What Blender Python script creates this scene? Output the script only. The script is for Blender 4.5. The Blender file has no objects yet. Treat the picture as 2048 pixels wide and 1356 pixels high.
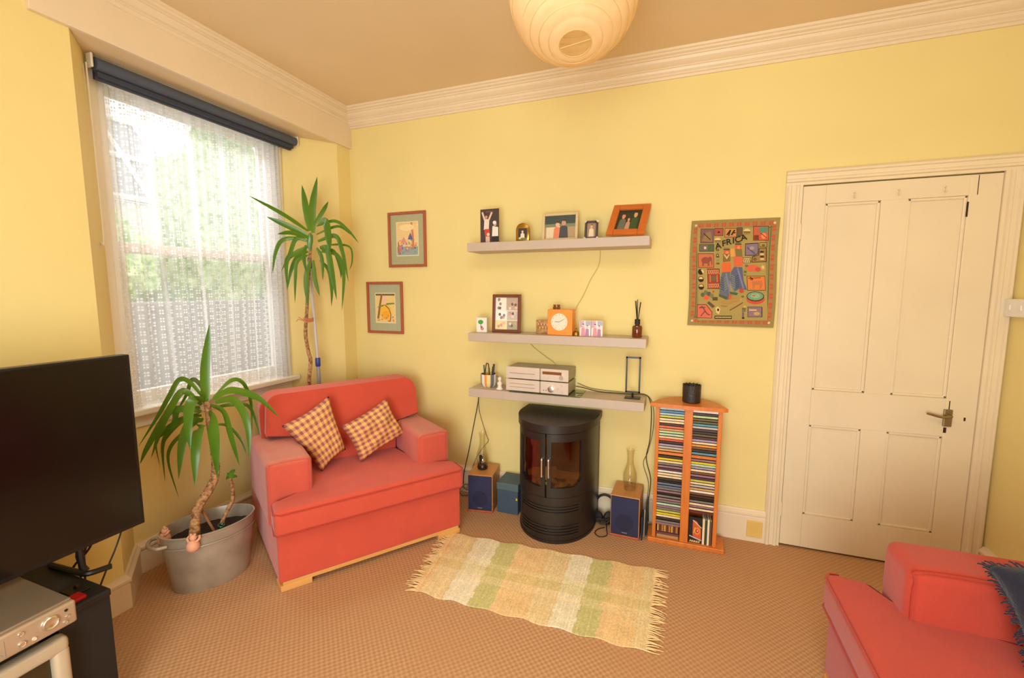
import bpy, bmesh, math, random
from mathutils import Vector, Matrix, noise
random.seed(7)
sc = bpy.context.scene
COL = sc.collection
PI = math.pi
R = math.radians

# ------------------------------------------------------------------ materials
def lin(c):
    out = []
    for v in c[:3]:
        v = v / 255.0
        out.append(v / 12.92 if v <= 0.04045 else ((v + 0.055) / 1.055) ** 2.4)
    return tuple(out) + (1.0,)

def nodes(m):
    m.use_nodes = True
    return m.node_tree.nodes, m.node_tree.links

MATS = {}
def mat(name, c, rough=0.6, metal=0.0, var=0.06, scale=12.0, bump=0.0, bscale=200.0, sheen=0.0,
        coat=0.0, spec=None, trans=0.0, c2=None, emis=None, estr=0.0, aniso=None):
    if name in MATS: return MATS[name]
    m = bpy.data.materials.new(name)
    N, L = nodes(m)
    b = N['Principled BSDF']
    tc = N.new('ShaderNodeTexCoord')
    nz = N.new('ShaderNodeTexNoise'); nz.inputs['Scale'].default_value = scale
    nz.inputs['Detail'].default_value = 4
    L.new(tc.outputs['Object'], nz.inputs['Vector'])
    rp = N.new('ShaderNodeValToRGB')
    a = lin(c)
    if c2 is None:
        lo = tuple(max(0, x * (1 - var)) for x in a[:3]) + (1,)
        hi = tuple(min(1, x * (1 + var)) for x in a[:3]) + (1,)
    else:
        lo, hi = a, lin(c2)
    rp.color_ramp.elements[0].position = 0.3; rp.color_ramp.elements[1].position = 0.7
    rp.color_ramp.elements[0].color = lo; rp.color_ramp.elements[1].color = hi
    L.new(nz.outputs['Fac'], rp.inputs['Fac'])
    L.new(rp.outputs['Color'], b.inputs['Base Color'])
    b.inputs['Roughness'].default_value = rough
    b.inputs['Metallic'].default_value = metal
    if spec is not None: b.inputs['Specular IOR Level'].default_value = spec
    if sheen: b.inputs['Sheen Weight'].default_value = sheen
    if coat: b.inputs['Coat Weight'].default_value = coat
    if trans: b.inputs['Transmission Weight'].default_value = trans
    if emis:
        b.inputs['Emission Color'].default_value = lin(emis); b.inputs['Emission Strength'].default_value = estr
    if bump:
        n2 = N.new('ShaderNodeTexNoise'); n2.inputs['Scale'].default_value = bscale; n2.inputs['Detail'].default_value = 3
        L.new(tc.outputs['Object'], n2.inputs['Vector'])
        bp = N.new('ShaderNodeBump'); bp.inputs['Strength'].default_value = bump; bp.inputs['Distance'].default_value = 0.004
        L.new(n2.outputs['Fac'], bp.inputs['Height']); L.new(bp.outputs['Normal'], b.inputs['Normal'])
    MATS[name] = m
    return m

def mathn(N, L, op, a, b=None, c=None):
    n = N.new('ShaderNodeMath'); n.operation = op
    for i, v in enumerate((a, b, c)):
        if v is None: continue
        if isinstance(v, (int, float)): n.inputs[i].default_value = v
        else: L.new(v, n.inputs[i])
    return n.outputs[0]

def mixc(N, L, fac, a, b, blend='MIX'):
    n = N.new('ShaderNodeMix'); n.data_type = 'RGBA'; n.blend_type = blend
    if isinstance(fac, (int, float)): n.inputs[0].default_value = fac
    else: L.new(fac, n.inputs[0])
    for i, v in ((6, a), (7, b)):
        if isinstance(v, tuple): n.inputs[i].default_value = v
        else: L.new(v, n.inputs[i])
    return n.outputs[2]

wall_m = mat('yellow_wall_paint', (238, 216, 145), 0.75, var=0.03, scale=2.0, bump=0.12, bscale=35)
ceil_m = mat('ceiling_paint', (230, 202, 160), 0.85, var=0.03, scale=2.0)
trim_m = mat('cream_gloss_paint', (236, 214, 182), 0.42, var=0.03, scale=3.0)
frame_m = mat('window_white_paint', (240, 232, 220), 0.45, var=0.03, scale=3.0)
door_m = mat('door_cream_paint', (236, 216, 182), 0.45, var=0.035, scale=2.5)
gap_m = mat('shadow_gap', (60, 30, 15), 0.9)

def carpet_mat():
    m = bpy.data.materials.new('carpet_loop_weave'); N, L = nodes(m); b = N['Principled BSDF']
    tc = N.new('ShaderNodeTexCoord')
    sp = N.new('ShaderNodeSeparateXYZ'); L.new(tc.outputs['Object'], sp.inputs[0])
    k = 2 * PI / 0.026
    sx = mathn(N, L, 'SINE', mathn(N, L, 'MULTIPLY', sp.outputs[0], k))
    sy = mathn(N, L, 'SINE', mathn(N, L, 'MULTIPLY', sp.outputs[1], k))
    h = mathn(N, L, 'MULTIPLY', sx, sy)
    h = mathn(N, L, 'MULTIPLY_ADD', h, 0.5, 0.5)
    nz = N.new('ShaderNodeTexNoise'); nz.inputs['Scale'].default_value = 2.2; nz.inputs['Detail'].default_value = 5
    L.new(tc.outputs['Object'], nz.inputs['Vector'])
    nf = N.new('ShaderNodeTexNoise'); nf.inputs['Scale'].default_value = 160
    L.new(tc.outputs['Object'], nf.inputs['Vector'])
    c1 = mixc(N, L, h, lin((172, 126, 88)), lin((224, 182, 138)))
    c2 = mixc(N, L, nz.outputs['Fac'], c1, lin((202, 152, 110)))
    c3 = mixc(N, L, mathn(N, L, 'MULTIPLY', nf.outputs['Fac'], 0.35), c2, lin((140, 90, 52)))
    L.new(c3, b.inputs['Base Color']); b.inputs['Roughness'].default_value = 0.95
    b.inputs['Specular IOR Level'].default_value = 0.1
    bp = N.new('ShaderNodeBump'); bp.inputs['Strength'].default_value = 0.35; bp.inputs['Distance'].default_value = 0.004
    L.new(h, bp.inputs['Height']); L.new(bp.outputs['Normal'], b.inputs['Normal'])
    return m
carpet_m = carpet_mat()

def fabric_mat(name, c, up_tint=None):
    m = bpy.data.materials.new(name); N, L = nodes(m); b = N['Principled BSDF']
    tc = N.new('ShaderNodeTexCoord')
    nz = N.new('ShaderNodeTexNoise'); nz.inputs['Scale'].default_value = 6; nz.inputs['Detail'].default_value = 5
    L.new(tc.outputs['Object'], nz.inputs['Vector'])
    a = lin(c)
    col = mixc(N, L, nz.outputs['Fac'], tuple(x * 0.86 for x in a[:3]) + (1,), tuple(min(1, x * 1.12) for x in a[:3]) + (1,))
    if up_tint:  # paler tint mixed in where surfaces face up
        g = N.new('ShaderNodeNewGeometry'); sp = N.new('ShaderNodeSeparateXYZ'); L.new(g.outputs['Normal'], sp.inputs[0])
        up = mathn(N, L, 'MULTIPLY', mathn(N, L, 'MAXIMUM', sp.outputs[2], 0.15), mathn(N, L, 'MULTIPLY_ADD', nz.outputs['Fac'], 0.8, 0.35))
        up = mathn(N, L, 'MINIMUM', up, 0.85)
        col = mixc(N, L, up, col, lin(up_tint))
    L.new(col, b.inputs['Base Color'])
    b.inputs['Roughness'].default_value = 0.9; b.inputs['Specular IOR Level'].default_value = 0.15
    b.inputs['Sheen Weight'].default_value = 0.25; b.inputs['Sheen Roughness'].default_value = 0.5
    n2 = N.new('ShaderNodeTexNoise'); n2.inputs['Scale'].default_value = 260
    L.new(tc.outputs['Object'], n2.inputs['Vector'])
    n3 = N.new('ShaderNodeTexNoise'); n3.inputs['Scale'].default_value = 9
    L.new(tc.outputs['Object'], n3.inputs['Vector'])
    hh = mathn(N, L, 'MULTIPLY_ADD', n3.outputs['Fac'], 3.0, n2.outputs['Fac'])
    bp = N.new('ShaderNodeBump'); bp.inputs['Strength'].default_value = 0.25; bp.inputs['Distance'].default_value = 0.005
    L.new(hh, bp.inputs['Height']); L.new(bp.outputs['Normal'], b.inputs['Normal'])
    return m
coral_m = fabric_mat('coral_red_fabric', (210, 84, 64))
coral_shaded_m = fabric_mat('coral_red_fabric_shaded', (192, 70, 52))  # same coral, darkened to put the sofa's dimmer light into the colour
coral_arm_m = fabric_mat('coral_red_fabric_pale_top', (208, 84, 66), up_tint=(206, 130, 108))
pipe_m = fabric_mat('coral_red_piping', (186, 58, 42))

def wood_mat(name, c1, c2, scale=3.0, rough=0.4, axis=2):
    m = bpy.data.materials.new(name); N, L = nodes(m); b = N['Principled BSDF']
    tc = N.new('ShaderNodeTexCoord'); mp = N.new('ShaderNodeMapping')
    s = [scale * 8, scale * 8, scale * 8]; s[axis] = scale * 0.8
    mp.inputs['Scale'].default_value = s
    L.new(tc.outputs['Object'], mp.inputs['Vector'])
    nz = N.new('ShaderNodeTexNoise'); nz.inputs['Scale'].default_value = 2; nz.inputs['Detail'].default_value = 6
    L.new(mp.outputs[0], nz.inputs['Vector'])
    L.new(mixc(N, L, nz.outputs['Fac'], lin(c1), lin(c2)), b.inputs['Base Color'])
    b.inputs['Roughness'].default_value = rough
    return m
pine_m = wood_mat('orange_stained_pine', (190, 92, 24), (236, 142, 58))
oak_m = wood_mat('light_oak', (214, 148, 74), (238, 180, 106), axis=0)
veneer_m = wood_mat('speaker_wood_veneer', (184, 116, 58), (214, 150, 86), axis=1)
redwood_m = wood_mat('red_brown_wood', (150, 70, 40), (190, 100, 60))
darkwood_m = wood_mat('dark_brown_wood', (96, 44, 24), (140, 74, 46))
orangewood_m = wood_mat('orange_brown_wood', (190, 92, 30), (220, 122, 50), axis=0)
palewood_m = wood_mat('pale_limed_wood', (206, 176, 126), (226, 202, 158), axis=0)
clockwood_m = wood_mat('bright_orange_wood', (236, 138, 46), (250, 160, 70), axis=0)
shelf_m = mat('greyish_taupe_foil', (196, 176, 160), 0.45, var=0.03, scale=5)
black_m = mat('black_satin_plastic', (22, 18, 17), 0.35, var=0.1)
blackm_m = mat('black_matt', (26, 22, 20), 0.6, var=0.15)
iron_m = mat('black_cast_metal', (38, 31, 27), 0.42, var=0.12, bump=0.15, bscale=300)
chrome_m = mat('polished_chrome', (232, 230, 226), 0.28, metal=1.0)
silver_m = mat('champagne_silver', (222, 202, 186), 0.4, metal=0.1, var=0.03)
silverd_m = mat('dull_silver_grey', (162, 152, 134), 0.45, metal=0.15, var=0.03)
brass_m = mat('aged_brass', (170, 130, 50), 0.3, metal=0.9)
white_m = mat('white_plastic', (240, 232, 220), 0.4, var=0.02)
screen_m = mat('black_tv_screen', (14, 9, 8), 0.16, var=0.2, scale=1.5)
teal_m = mat('teal_blue_card', (62, 80, 98), 0.7, var=0.08, bump=0.2, bscale=90)
navy_m = mat('navy_speaker_cloth', (46, 48, 80), 0.9, var=0.1, bump=0.3, bscale=500)
navydark_m = mat('navy_woofer_cloth', (40, 38, 66), 0.9, var=0.1)
navyc_m = mat('dark_navy_wool', (26, 26, 44), 0.95, var=0.25, scale=60, bump=0.5, bscale=160, sheen=0.3)
blind_m = mat('slate_blue_blind', (78, 84, 100), 0.6, var=0.05)
blindd_m = mat('dark_slate_blind', (52, 58, 74), 0.6, var=0.05)
soil_m = mat('dark_soil', (40, 24, 14), 1.0, var=0.5, scale=60, bump=1.0, bscale=80)
galv_m = mat('galvanised_steel', (166, 152, 134), 0.42, metal=0.4, c2=(192, 180, 160), scale=10)
bark_m = mat('ringed_yucca_bark', (110, 64, 34), 0.85, c2=(206, 158, 108), scale=60, bump=0.8, bscale=60)
twig_m = mat('brown_twig', (150, 96, 54), 0.8)
pink_m = mat('salmon_pink_clay', (232, 168, 134), 0.6, var=0.06)
blue_m = mat('blue_plastic', (52, 66, 150), 0.35)
pole_m = mat('grey_white_enamel', (196, 190, 192), 0.35)
cable_m = mat('black_cable', (42, 32, 26), 0.5)
greencable_m = mat('olive_green_cable', (196, 176, 104), 0.6)
red_m = mat('red_plastic', (170, 16, 22), 0.4)
brown_m = mat('brown_fur', (130, 74, 40), 0.95, var=0.2, scale=80)
terracotta_m = mat('terracotta', (176, 98, 64), 0.8)
cup_m = mat('dark_brown_ceramic', (44, 32, 26), 0.5, var=0.2, scale=80, bump=0.8, bscale=120)
yellowp_m = mat('cream_yellow_plate', (232, 194, 104), 0.5)

def leaf_mat():
    m = bpy.data.materials.new('yucca_leaf_green'); N, L = nodes(m); b = N['Principled BSDF']
    uv = N.new('ShaderNodeUVMap'); uv.uv_map = 'UVMap'
    sp = N.new('ShaderNodeSeparateXYZ'); L.new(uv.outputs[0], sp.inputs[0])
    nz = N.new('ShaderNodeTexNoise'); nz.inputs['Scale'].default_value = 9
    tc = N.new('ShaderNodeTexCoord'); L.new(tc.outputs['Object'], nz.inputs['Vector'])
    c = mixc(N, L, sp.outputs[1], lin((118, 150, 40)), lin((48, 98, 18)))
    c = mixc(N, L, nz.outputs['Fac'], c, lin((92, 134, 34)))
    L.new(c, b.inputs['Base Color']); b.inputs['Roughness'].default_value = 0.32
    tr = N.new('ShaderNodeBsdfTranslucent'); L.new(c, tr.inputs[0])
    mx = N.new('ShaderNodeMixShader'); mx.inputs[0].default_value = 0.25
    L.new(b.outputs[0], mx.inputs[1]); L.new(tr.outputs[0], mx.inputs[2])
    L.new(mx.outputs[0], N['Material Output'].inputs[0])
    return m
leaf_m = leaf_mat()

def glass_mat(name, tint=(255, 255, 255), mixf=0.12, rough=0.03, edge=.6):
    m = bpy.data.materials.new(name); N, L = nodes(m)
    for n in list(N):
        if n.type == 'BSDF_PRINCIPLED': N.remove(n)
    t = N.new('ShaderNodeBsdfTransparent'); t.inputs[0].default_value = lin(tint)
    g = N.new('ShaderNodeBsdfGlossy'); g.inputs['Roughness'].default_value = rough
    lw = N.new('ShaderNodeLayerWeight'); lw.inputs[0].default_value = 0.35
    nz = N.new('ShaderNodeTexNoise'); nz.inputs['Scale'].default_value = 4
    f = mathn(N, L, 'MULTIPLY_ADD', lw.outputs['Facing'], edge, mixf)
    f = mathn(N, L, 'MULTIPLY', f, mathn(N, L, 'MULTIPLY_ADD', nz.outputs['Fac'], 0.2, 0.9))
    mx = N.new('ShaderNodeMixShader'); L.new(f, mx.inputs[0]); L.new(t.outputs[0], mx.inputs[1]); L.new(g.outputs[0], mx.inputs[2])
    L.new(mx.outputs[0], N['Material Output'].inputs[0])
    return m
pane_m = glass_mat('clear_window_glass', mixf=0.03)
lampglass_m = glass_mat('clear_lamp_glass', (252, 251, 246), 0.01, edge=.28)
plateglass_m = glass_mat('green_edged_glass', (190, 210, 180), 0.15)
amber_m = mat('amber_bottle_glass', (110, 44, 12), 0.12, var=0.2, coat=0.5)
fireglass_m = glass_mat('smoked_stove_glass', (196, 168, 124), 0.03, 0.08)
greenbottle_m = mat('dark_green_glass', (20, 66, 46), 0.15, coat=0.5)

def lace_mat():
    m = bpy.data.materials.new('white_net_lace'); N, L = nodes(m)
    b = N['Principled BSDF']; N.remove(b)
    uv = N.new('ShaderNodeUVMap'); uv.uv_map = 'UVMap'
    sp = N.new('ShaderNodeSeparateXYZ'); L.new(uv.outputs[0], sp.inputs[0])
    def cell(v, size, off=0.0, shift=None):
        f = mathn(N, L, 'MULTIPLY_ADD', v, 1.0 / size, off)
        if shift is not None: f = mathn(N, L, 'ADD', f, shift)
        f = mathn(N, L, 'FRACT', f)
        return mathn(N, L, 'ABSOLUTE', mathn(N, L, 'SUBTRACT', f, 0.5))
    def motif(size, off):
        odd = mathn(N, L, 'MULTIPLY', mathn(N, L, 'FRACT', mathn(N, L, 'MULTIPLY', mathn(N, L, 'FLOOR', mathn(N, L, 'MULTIPLY_ADD', sp.outputs[0], 1.0 / size, off)), .5)), 1.0)
        u = cell(sp.outputs[0], size, off); v = cell(sp.outputs[1], size * 1.05, off, odd)
        # four petals round an open centre
        du = mathn(N, L, 'SUBTRACT', u, 0.17); dv = mathn(N, L, 'SUBTRACT', v, 0.17)
        d = mathn(N, L, 'SQRT', mathn(N, L, 'ADD', mathn(N, L, 'MULTIPLY', du, du), mathn(N, L, 'MULTIPLY', dv, dv)))
        return mathn(N, L, 'LESS_THAN', d, 0.125)
    p = motif(0.040, 0.0)
    small = motif(0.020, 0.25)
    at = N.new('ShaderNodeAttribute'); at.attribute_name = 'Dens'
    fac = mathn(N, L, 'MULTIPLY_ADD', p, 0.55, mathn(N, L, 'MULTIPLY', small, 0.05))
    fac = mathn(N, L, 'ADD', fac, at.outputs['Fac'])
    fac = mathn(N, L, 'MINIMUM', fac, 0.95)
    d = N.new('ShaderNodeBsdfDiffuse'); d.inputs[0].default_value = (0.78, 0.84, 0.92, 1)
    t2 = N.new('ShaderNodeBsdfTranslucent'); t2.inputs[0].default_value = (0.95, 0.94, 0.93, 1)
    mx0 = N.new('ShaderNodeMixShader'); mx0.inputs[0].default_value = 0.72
    L.new(d.outputs[0], mx0.inputs[1]); L.new(t2.outputs[0], mx0.inputs[2])
    t = N.new('ShaderNodeBsdfTransparent')
    mx = N.new('ShaderNodeMixShader'); L.new(fac, mx.inputs[0]); L.new(t.outputs[0], mx.inputs[1]); L.new(mx0.outputs[0], mx.inputs[2])
    L.new(mx.outputs[0], N['Material Output'].inputs[0])
    return m
lace_m = lace_mat()

def paper_mat():
    m = bpy.data.materials.new('cream_rice_paper'); N, L = nodes(m); b = N['Principled BSDF']; N.remove(b)
    tc = N.new('ShaderNodeTexCoord')
    nz = N.new('ShaderNodeTexNoise'); nz.inputs['Scale'].default_value = 25; L.new(tc.outputs['Object'], nz.inputs['Vector'])
    c = mixc(N, L, nz.outputs['Fac'], lin((236, 206, 156)), lin((246, 222, 178)))
    d = N.new('ShaderNodeBsdfDiffuse'); t = N.new('ShaderNodeBsdfTranslucent')
    L.new(c, d.inputs[0]); L.new(c, t.inputs[0])
    mx = N.new('ShaderNodeMixShader'); mx.inputs[0].default_value = 0.5
    L.new(d.outputs[0], mx.inputs[1]); L.new(t.outputs[0], mx.inputs[2]); L.new(mx.outputs[0], N['Material Output'].inputs[0])
    return m
paper_m = paper_mat()

def attr_mat(name, rough=0.6, var=0.12, scale=120, bump=0.0):
    m = bpy.data.materials.new(name); N, L = nodes(m); b = N['Principled BSDF']
    at = N.new('ShaderNodeAttribute'); at.attribute_name = 'Col'
    tc = N.new('ShaderNodeTexCoord'); nz = N.new('ShaderNodeTexNoise'); nz.inputs['Scale'].default_value = scale
    L.new(tc.outputs['Object'], nz.inputs['Vector'])
    g = mathn(N, L, 'MULTIPLY_ADD', nz.outputs['Fac'], var * 2, 1 - var)
    cb = N.new('ShaderNodeCombineXYZ')
    for i in range(3): L.new(g, cb.inputs[i])
    L.new(mixc(N, L, 1.0, at.outputs['Color'], cb.outputs[0], 'MULTIPLY'), b.inputs['Base Color'])
    b.inputs['Roughness'].default_value = rough
    if bump:
        bp = N.new('ShaderNodeBump'); bp.inputs['Strength'].default_value = bump; bp.inputs['Distance'].default_value = 0.003
        L.new(nz.outputs['Fac'], bp.inputs['Height']); L.new(bp.outputs['Normal'], b.inputs['Normal'])
    return m
paint_m = attr_mat('painted_paper', 0.55)
cloth_m = attr_mat('printed_cotton', 0.9, 0.2, 300, 0.3)
cd_m = attr_mat('cd_case_plastic', 0.3, 0.35, 90)
rug_m = attr_mat('woven_rug_cotton', 0.95, 0.3, 140, 0.6)

def check_mat():
    m = bpy.data.materials.new('yellow_plum_check_cotton'); N, L = nodes(m); b = N['Principled BSDF']
    uv = N.new('ShaderNodeUVMap'); uv.uv_map = 'UVMap'
    sp = N.new('ShaderNodeSeparateXYZ'); L.new(uv.outputs[0], sp.inputs[0])
    def st(v):
        s = mathn(N, L, 'SINE', mathn(N, L, 'MULTIPLY', v, 2 * PI * 8.5))
        return mathn(N, L, 'SMOOTH_MIN', mathn(N, L, 'MAXIMUM', mathn(N, L, 'MULTIPLY_ADD', s, 1.4, 0.45), 0.0), 1.0, 0.1)
    a = st(sp.outputs[0]); c = st(sp.outputs[1])
    s = mathn(N, L, 'MULTIPLY', mathn(N, L, 'ADD', a, c), 0.5)
    rp = N.new('ShaderNodeValToRGB'); e = rp.color_ramp.elements
    e[0].color = lin((236, 188, 100)); e[0].position = 0.05; e[1].color = lin((156, 92, 90)); e[1].position = 0.95
    x = rp.color_ramp.elements.new(0.5); x.color = lin((212, 146, 106))
    L.new(s, rp.inputs[0]); L.new(rp.outputs[0], b.inputs['Base Color'])
    b.inputs['Roughness'].default_value = 0.95
    tc = N.new('ShaderNodeTexCoord'); nz = N.new('ShaderNodeTexNoise'); nz.inputs['Scale'].default_value = 14; nz.inputs['Detail'].default_value = 3
    L.new(tc.outputs['Object'], nz.inputs['Vector'])
    bp = N.new('ShaderNodeBump'); bp.inputs['Strength'].default_value = 0.4; bp.inputs['Distance'].default_value = 0.02
    L.new(nz.outputs['Fac'], bp.inputs['Height']); L.new(bp.outputs['Normal'], b.inputs['Normal'])
    return m
check_m = check_mat()

# ------------------------------------------------------------------ builders
def thing(name, label, cat, loc=(0, 0, 0), rz=0.0, group=None, kind=None):
    o = bpy.data.objects.new(name, None); COL.objects.link(o)
    o.empty_display_size = 0.05
    o.location = loc; o.rotation_euler = (0, 0, rz)
    tag(o, label, cat, group, kind)
    return o

def tag(o, label=None, cat=None, group=None, kind=None):
    if label: o['label'] = label
    if cat: o['category'] = cat
    if group: o['group'] = group
    if kind: o['kind'] = kind
    return o

def obj(name, bm, m, parent=None, smooth=None, wn=False, loc=None):
    me = bpy.data.meshes.new(name)
    bmesh.ops.recalc_face_normals(bm, faces=bm.faces) if smooth != 'keep' else None
    bm.to_mesh(me); bm.free()
    ms = m if isinstance(m, (list, tuple)) else [m]
    for x in ms: me.materials.append(x)
    o = bpy.data.objects.new(name, me); COL.objects.link(o)
    if smooth:
        for p in me.polygons: p.use_smooth = True
        if smooth != 'keep' and smooth is not True: me.set_sharp_from_angle(angle=R(smooth))
    if wn:
        w = o.modifiers.new('WeightedNormal', 'WEIGHTED_NORMAL'); w.keep_sharp = True
    if loc: o.location = loc
    if parent: o.parent = parent
    return o

def B(): return bmesh.new()

def bx(bm, x0, y0, z0, x1, y1, z1, r=0.0, seg=2, mi=0, M=None):
    vs = [bm.verts.new(Vector((x, y, z))) for x in (x0, x1) for y in (y0, y1) for z in (z0, z1)]
    idx = [(0, 1, 3, 2), (4, 6, 7, 5), (0, 4, 5, 1), (2, 3, 7, 6), (0, 2, 6, 4), (1, 5, 7, 3)]
    fs = [bm.faces.new([vs[i] for i in f]) for f in idx]
    for f in fs: f.material_index = mi
    allv = vs
    if r > 0:
        es = list({e for f in fs for e in f.edges})
        res = bmesh.ops.bevel(bm, geom=es, offset=r, segments=seg, profile=0.5, affect='EDGES', clamp_overlap=True)
        allv = list({v for v in res['verts']} | {v for v in vs if v.is_valid})
        for f in res['faces']: f.material_index = mi
    if M is not None:
        for v in allv:
            if v.is_valid: v.co = M @ v.co
    return allv

def prism(bm, pts, a0, a1, axis='z', mi=0, r=0.0, seg=2):
    """extrude a 2-D outline; axis z: pts are (x,y); y: (x,z); x: (y,z)"""
    def P(p, a):
        return {'z': (p[0], p[1], a), 'y': (p[0], a, p[1]), 'x': (a, p[0], p[1])}[axis]
    v0 = [bm.verts.new(P(p, a0)) for p in pts]; v1 = [bm.verts.new(P(p, a1)) for p in pts]
    fs = [bm.faces.new(v0[::-1]), bm.faces.new(v1)]
    n = len(pts)
    for i in range(n): fs.append(bm.faces.new([v0[i], v0[(i + 1) % n], v1[(i + 1) % n], v1[i]]))
    for f in fs: f.material_index = mi
    if r > 0:
        es = list({e for f in fs for e in f.edges})
        bmesh.ops.bevel(bm, geom=es, offset=r, segments=seg, profile=0.5, affect='EDGES', clamp_overlap=True)

def catmull(pts, k=6):
    pts = [Vector(p) for p in pts]
    if len(pts) < 3: return pts
    P = [pts[0] * 2 - pts[1]] + pts + [pts[-1] * 2 - pts[-2]]
    out = []
    for i in range(1, len(P) - 2):
        for j in range(k):
            t = j / k
            a, b, c, d = P[i - 1], P[i], P[i + 1], P[i + 2]
            out.append(0.5 * ((2 * b) + (c - a) * t + (2 * a - 5 * b + 4 * c - d) * t * t + (3 * b - a - 3 * c + d) * t ** 3))
    out.append(pts[-1])
    return out

def tube(bm, pts, r, n=8, mi=0, sm=0, caps=True):
    pts = catmull(pts, sm) if sm else [Vector(p) for p in pts]
    rs = r if isinstance(r, (list, tuple)) else None
    rings = []
    prev = None
    for i, p in enumerate(pts):
        t = (pts[min(i + 1, len(pts) - 1)] - pts[max(i - 1, 0)])
        if t.length < 1e-9: t = Vector((0, 0, 1))
        t.normalize()
        if prev is None:
            a = Vector((0, 0, 1)) if abs(t.z) < 0.9 else Vector((1, 0, 0))
            u = t.cross(a).normalized()
        else:
            u = (prev - t * prev.dot(t))
            u = u.normalized() if u.length > 1e-6 else t.orthogonal().normalized()
        prev = u; w = t.cross(u)
        if rs: f = i / max(1, len(pts) - 1) * (len(rs) - 1); k = min(int(f), len(rs) - 2); rr = rs[k] + (rs[k + 1] - rs[k]) * (f - k)
        else: rr = r
        rings.append([bm.verts.new(p + (u * math.cos(2 * PI * j / n) + w * math.sin(2 * PI * j / n)) * rr) for j in range(n)])
    for a, b in zip(rings, rings[1:]):
        for j in range(n):
            f = bm.faces.new([a[j], a[(j + 1) % n], b[(j + 1) % n], b[j]]); f.material_index = mi
    if caps:
        for q in (rings[0][::-1], rings[-1]):
            f = bm.faces.new(q); f.material_index = mi

def lathe(bm, prof, n=32, c=(0, 0), mi=0, M=None, sx=1.0, sy=1.0):
    """prof: (r,z) from bottom to top"""
    rings = []; new = []
    for r, z in prof:
        if r < 1e-5:
            v = bm.verts.new((c[0], c[1], z)); rings.append([v]); new.append(v)
        else:
            ring = [bm.verts.new((c[0] + sx * r * math.cos(2 * PI * j / n), c[1] + sy * r * math.sin(2 * PI * j / n), z)) for j in range(n)]
            rings.append(ring); new += ring
    for a, b in zip(rings, rings[1:]):
        if len(a) == 1 and len(b) == 1: continue
        for j in range(n):
            k = (j + 1) % n
            if len(a) == 1: vs = [a[0], b[k], b[j]]
            elif len(b) == 1: vs = [a[j], a[k], b[0]]
            else: vs = [a[j], a[k], b[k], b[j]]
            f = bm.faces.new(vs); f.material_index = mi
    if M is not None:
        for v in new: v.co = M @ v.co
    return new

def text(name, s, size, M, m, parent=None, depth=0.0008):
    cu = bpy.data.curves.new(name + '_tmp', 'FONT'); cu.body = s; cu.size = size; cu.extrude = depth; cu.offset = size * .018
    cu.align_x = 'CENTER'; cu.align_y = 'CENTER'
    to = bpy.data.objects.new(name + '_tmp', cu); COL.objects.link(to)
    dg = bpy.context.evaluated_depsgraph_get(); dg.update()
    me = bpy.data.meshes.new_from_object(to.evaluated_get(dg))
    bpy.data.objects.remove(to, do_unlink=True)
    me.transform(M); me.materials.clear(); me.materials.append(m); me.name = name
    o = bpy.data.objects.new(name, me); COL.objects.link(o)
    if parent: o.parent = parent
    return o

class Art:
    """flat coloured shapes in the local x-z plane, facing -y, stacked 0.15 mm apart"""
    def __init__(s, w, h, y=0.0, x0=None, z0=0.0):
        s.w, s.h, s.y = w, h, y; s.x0 = -w / 2 if x0 is None else x0; s.z0 = z0
        s.V = []; s.F = []; s.C = []; s.k = 0; s.BB = []
    def poly(s, pts, c, raw=False):
        bb = (min(p[0] for p in pts), min(p[1] for p in pts), max(p[0] for p in pts), max(p[1] for p in pts))
        lay = 1 + max([l for (q, l) in s.BB if q[0] < bb[2] and q[2] > bb[0] and q[1] < bb[3] and q[3] > bb[1]] or [0])
        s.BB.append((bb, lay))
        i = len(s.V)
        for a, b in pts:
            s.V.append((s.x0 + a * s.w, s.y - lay * 0.00016, s.z0 + b * s.h))
        s.F.append(list(range(i, i + len(pts)))); s.C.append(lin(c))
    def rect(s, a0, b0, a1, b1, c): s.poly([(a0, b0), (a1, b0), (a1, b1), (a0, b1)], c)
    def ell(s, a, b, ra, rb, c, n=14, t0=0, t1=2 * PI):
        s.poly([(a + ra * math.cos(t0 + (t1 - t0) * i / n), b + rb * math.sin(t0 + (t1 - t0) * i / n)) for i in range(n)], c)
    def line(s, p, q, w, c):
        dx, dy = (q[0] - p[0]) * s.w, (q[1] - p[1]) * s.h
        l = math.hypot(dx, dy) or 1
        nx, ny = -dy / l * w / 2 / s.w, dx / l * w / 2 / s.h
        s.poly([(p[0] + nx, p[1] + ny), (p[0] - nx, p[1] - ny), (q[0] - nx, q[1] - ny), (q[0] + nx, q[1] + ny)], c)
    def build(s, name, parent, m=None, fn=None):
        me = bpy.data.meshes.new(name)
        V = [fn(v) for v in s.V] if fn else s.V
        me.from_pydata(V, [], s.F); me.materials.append(m or paint_m)
        ca = me.color_attributes.new('Col', 'FLOAT_COLOR', 'CORNER')
        for p in me.polygons:
            for li in p.loop_indices: ca.data[li].color = s.C[p.index]
        o = bpy.data.objects.new(name, me); COL.objects.link(o); o.parent = parent
        return o

def colour_mesh(o, fn):
    me = o.data; ca = me.color_attributes.new('Col', 'FLOAT_COLOR', 'CORNER')
    for p in me.polygons:
        c = lin(fn(p.center))
        for li in p.loop_indices: ca.data[li].color = c

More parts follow.
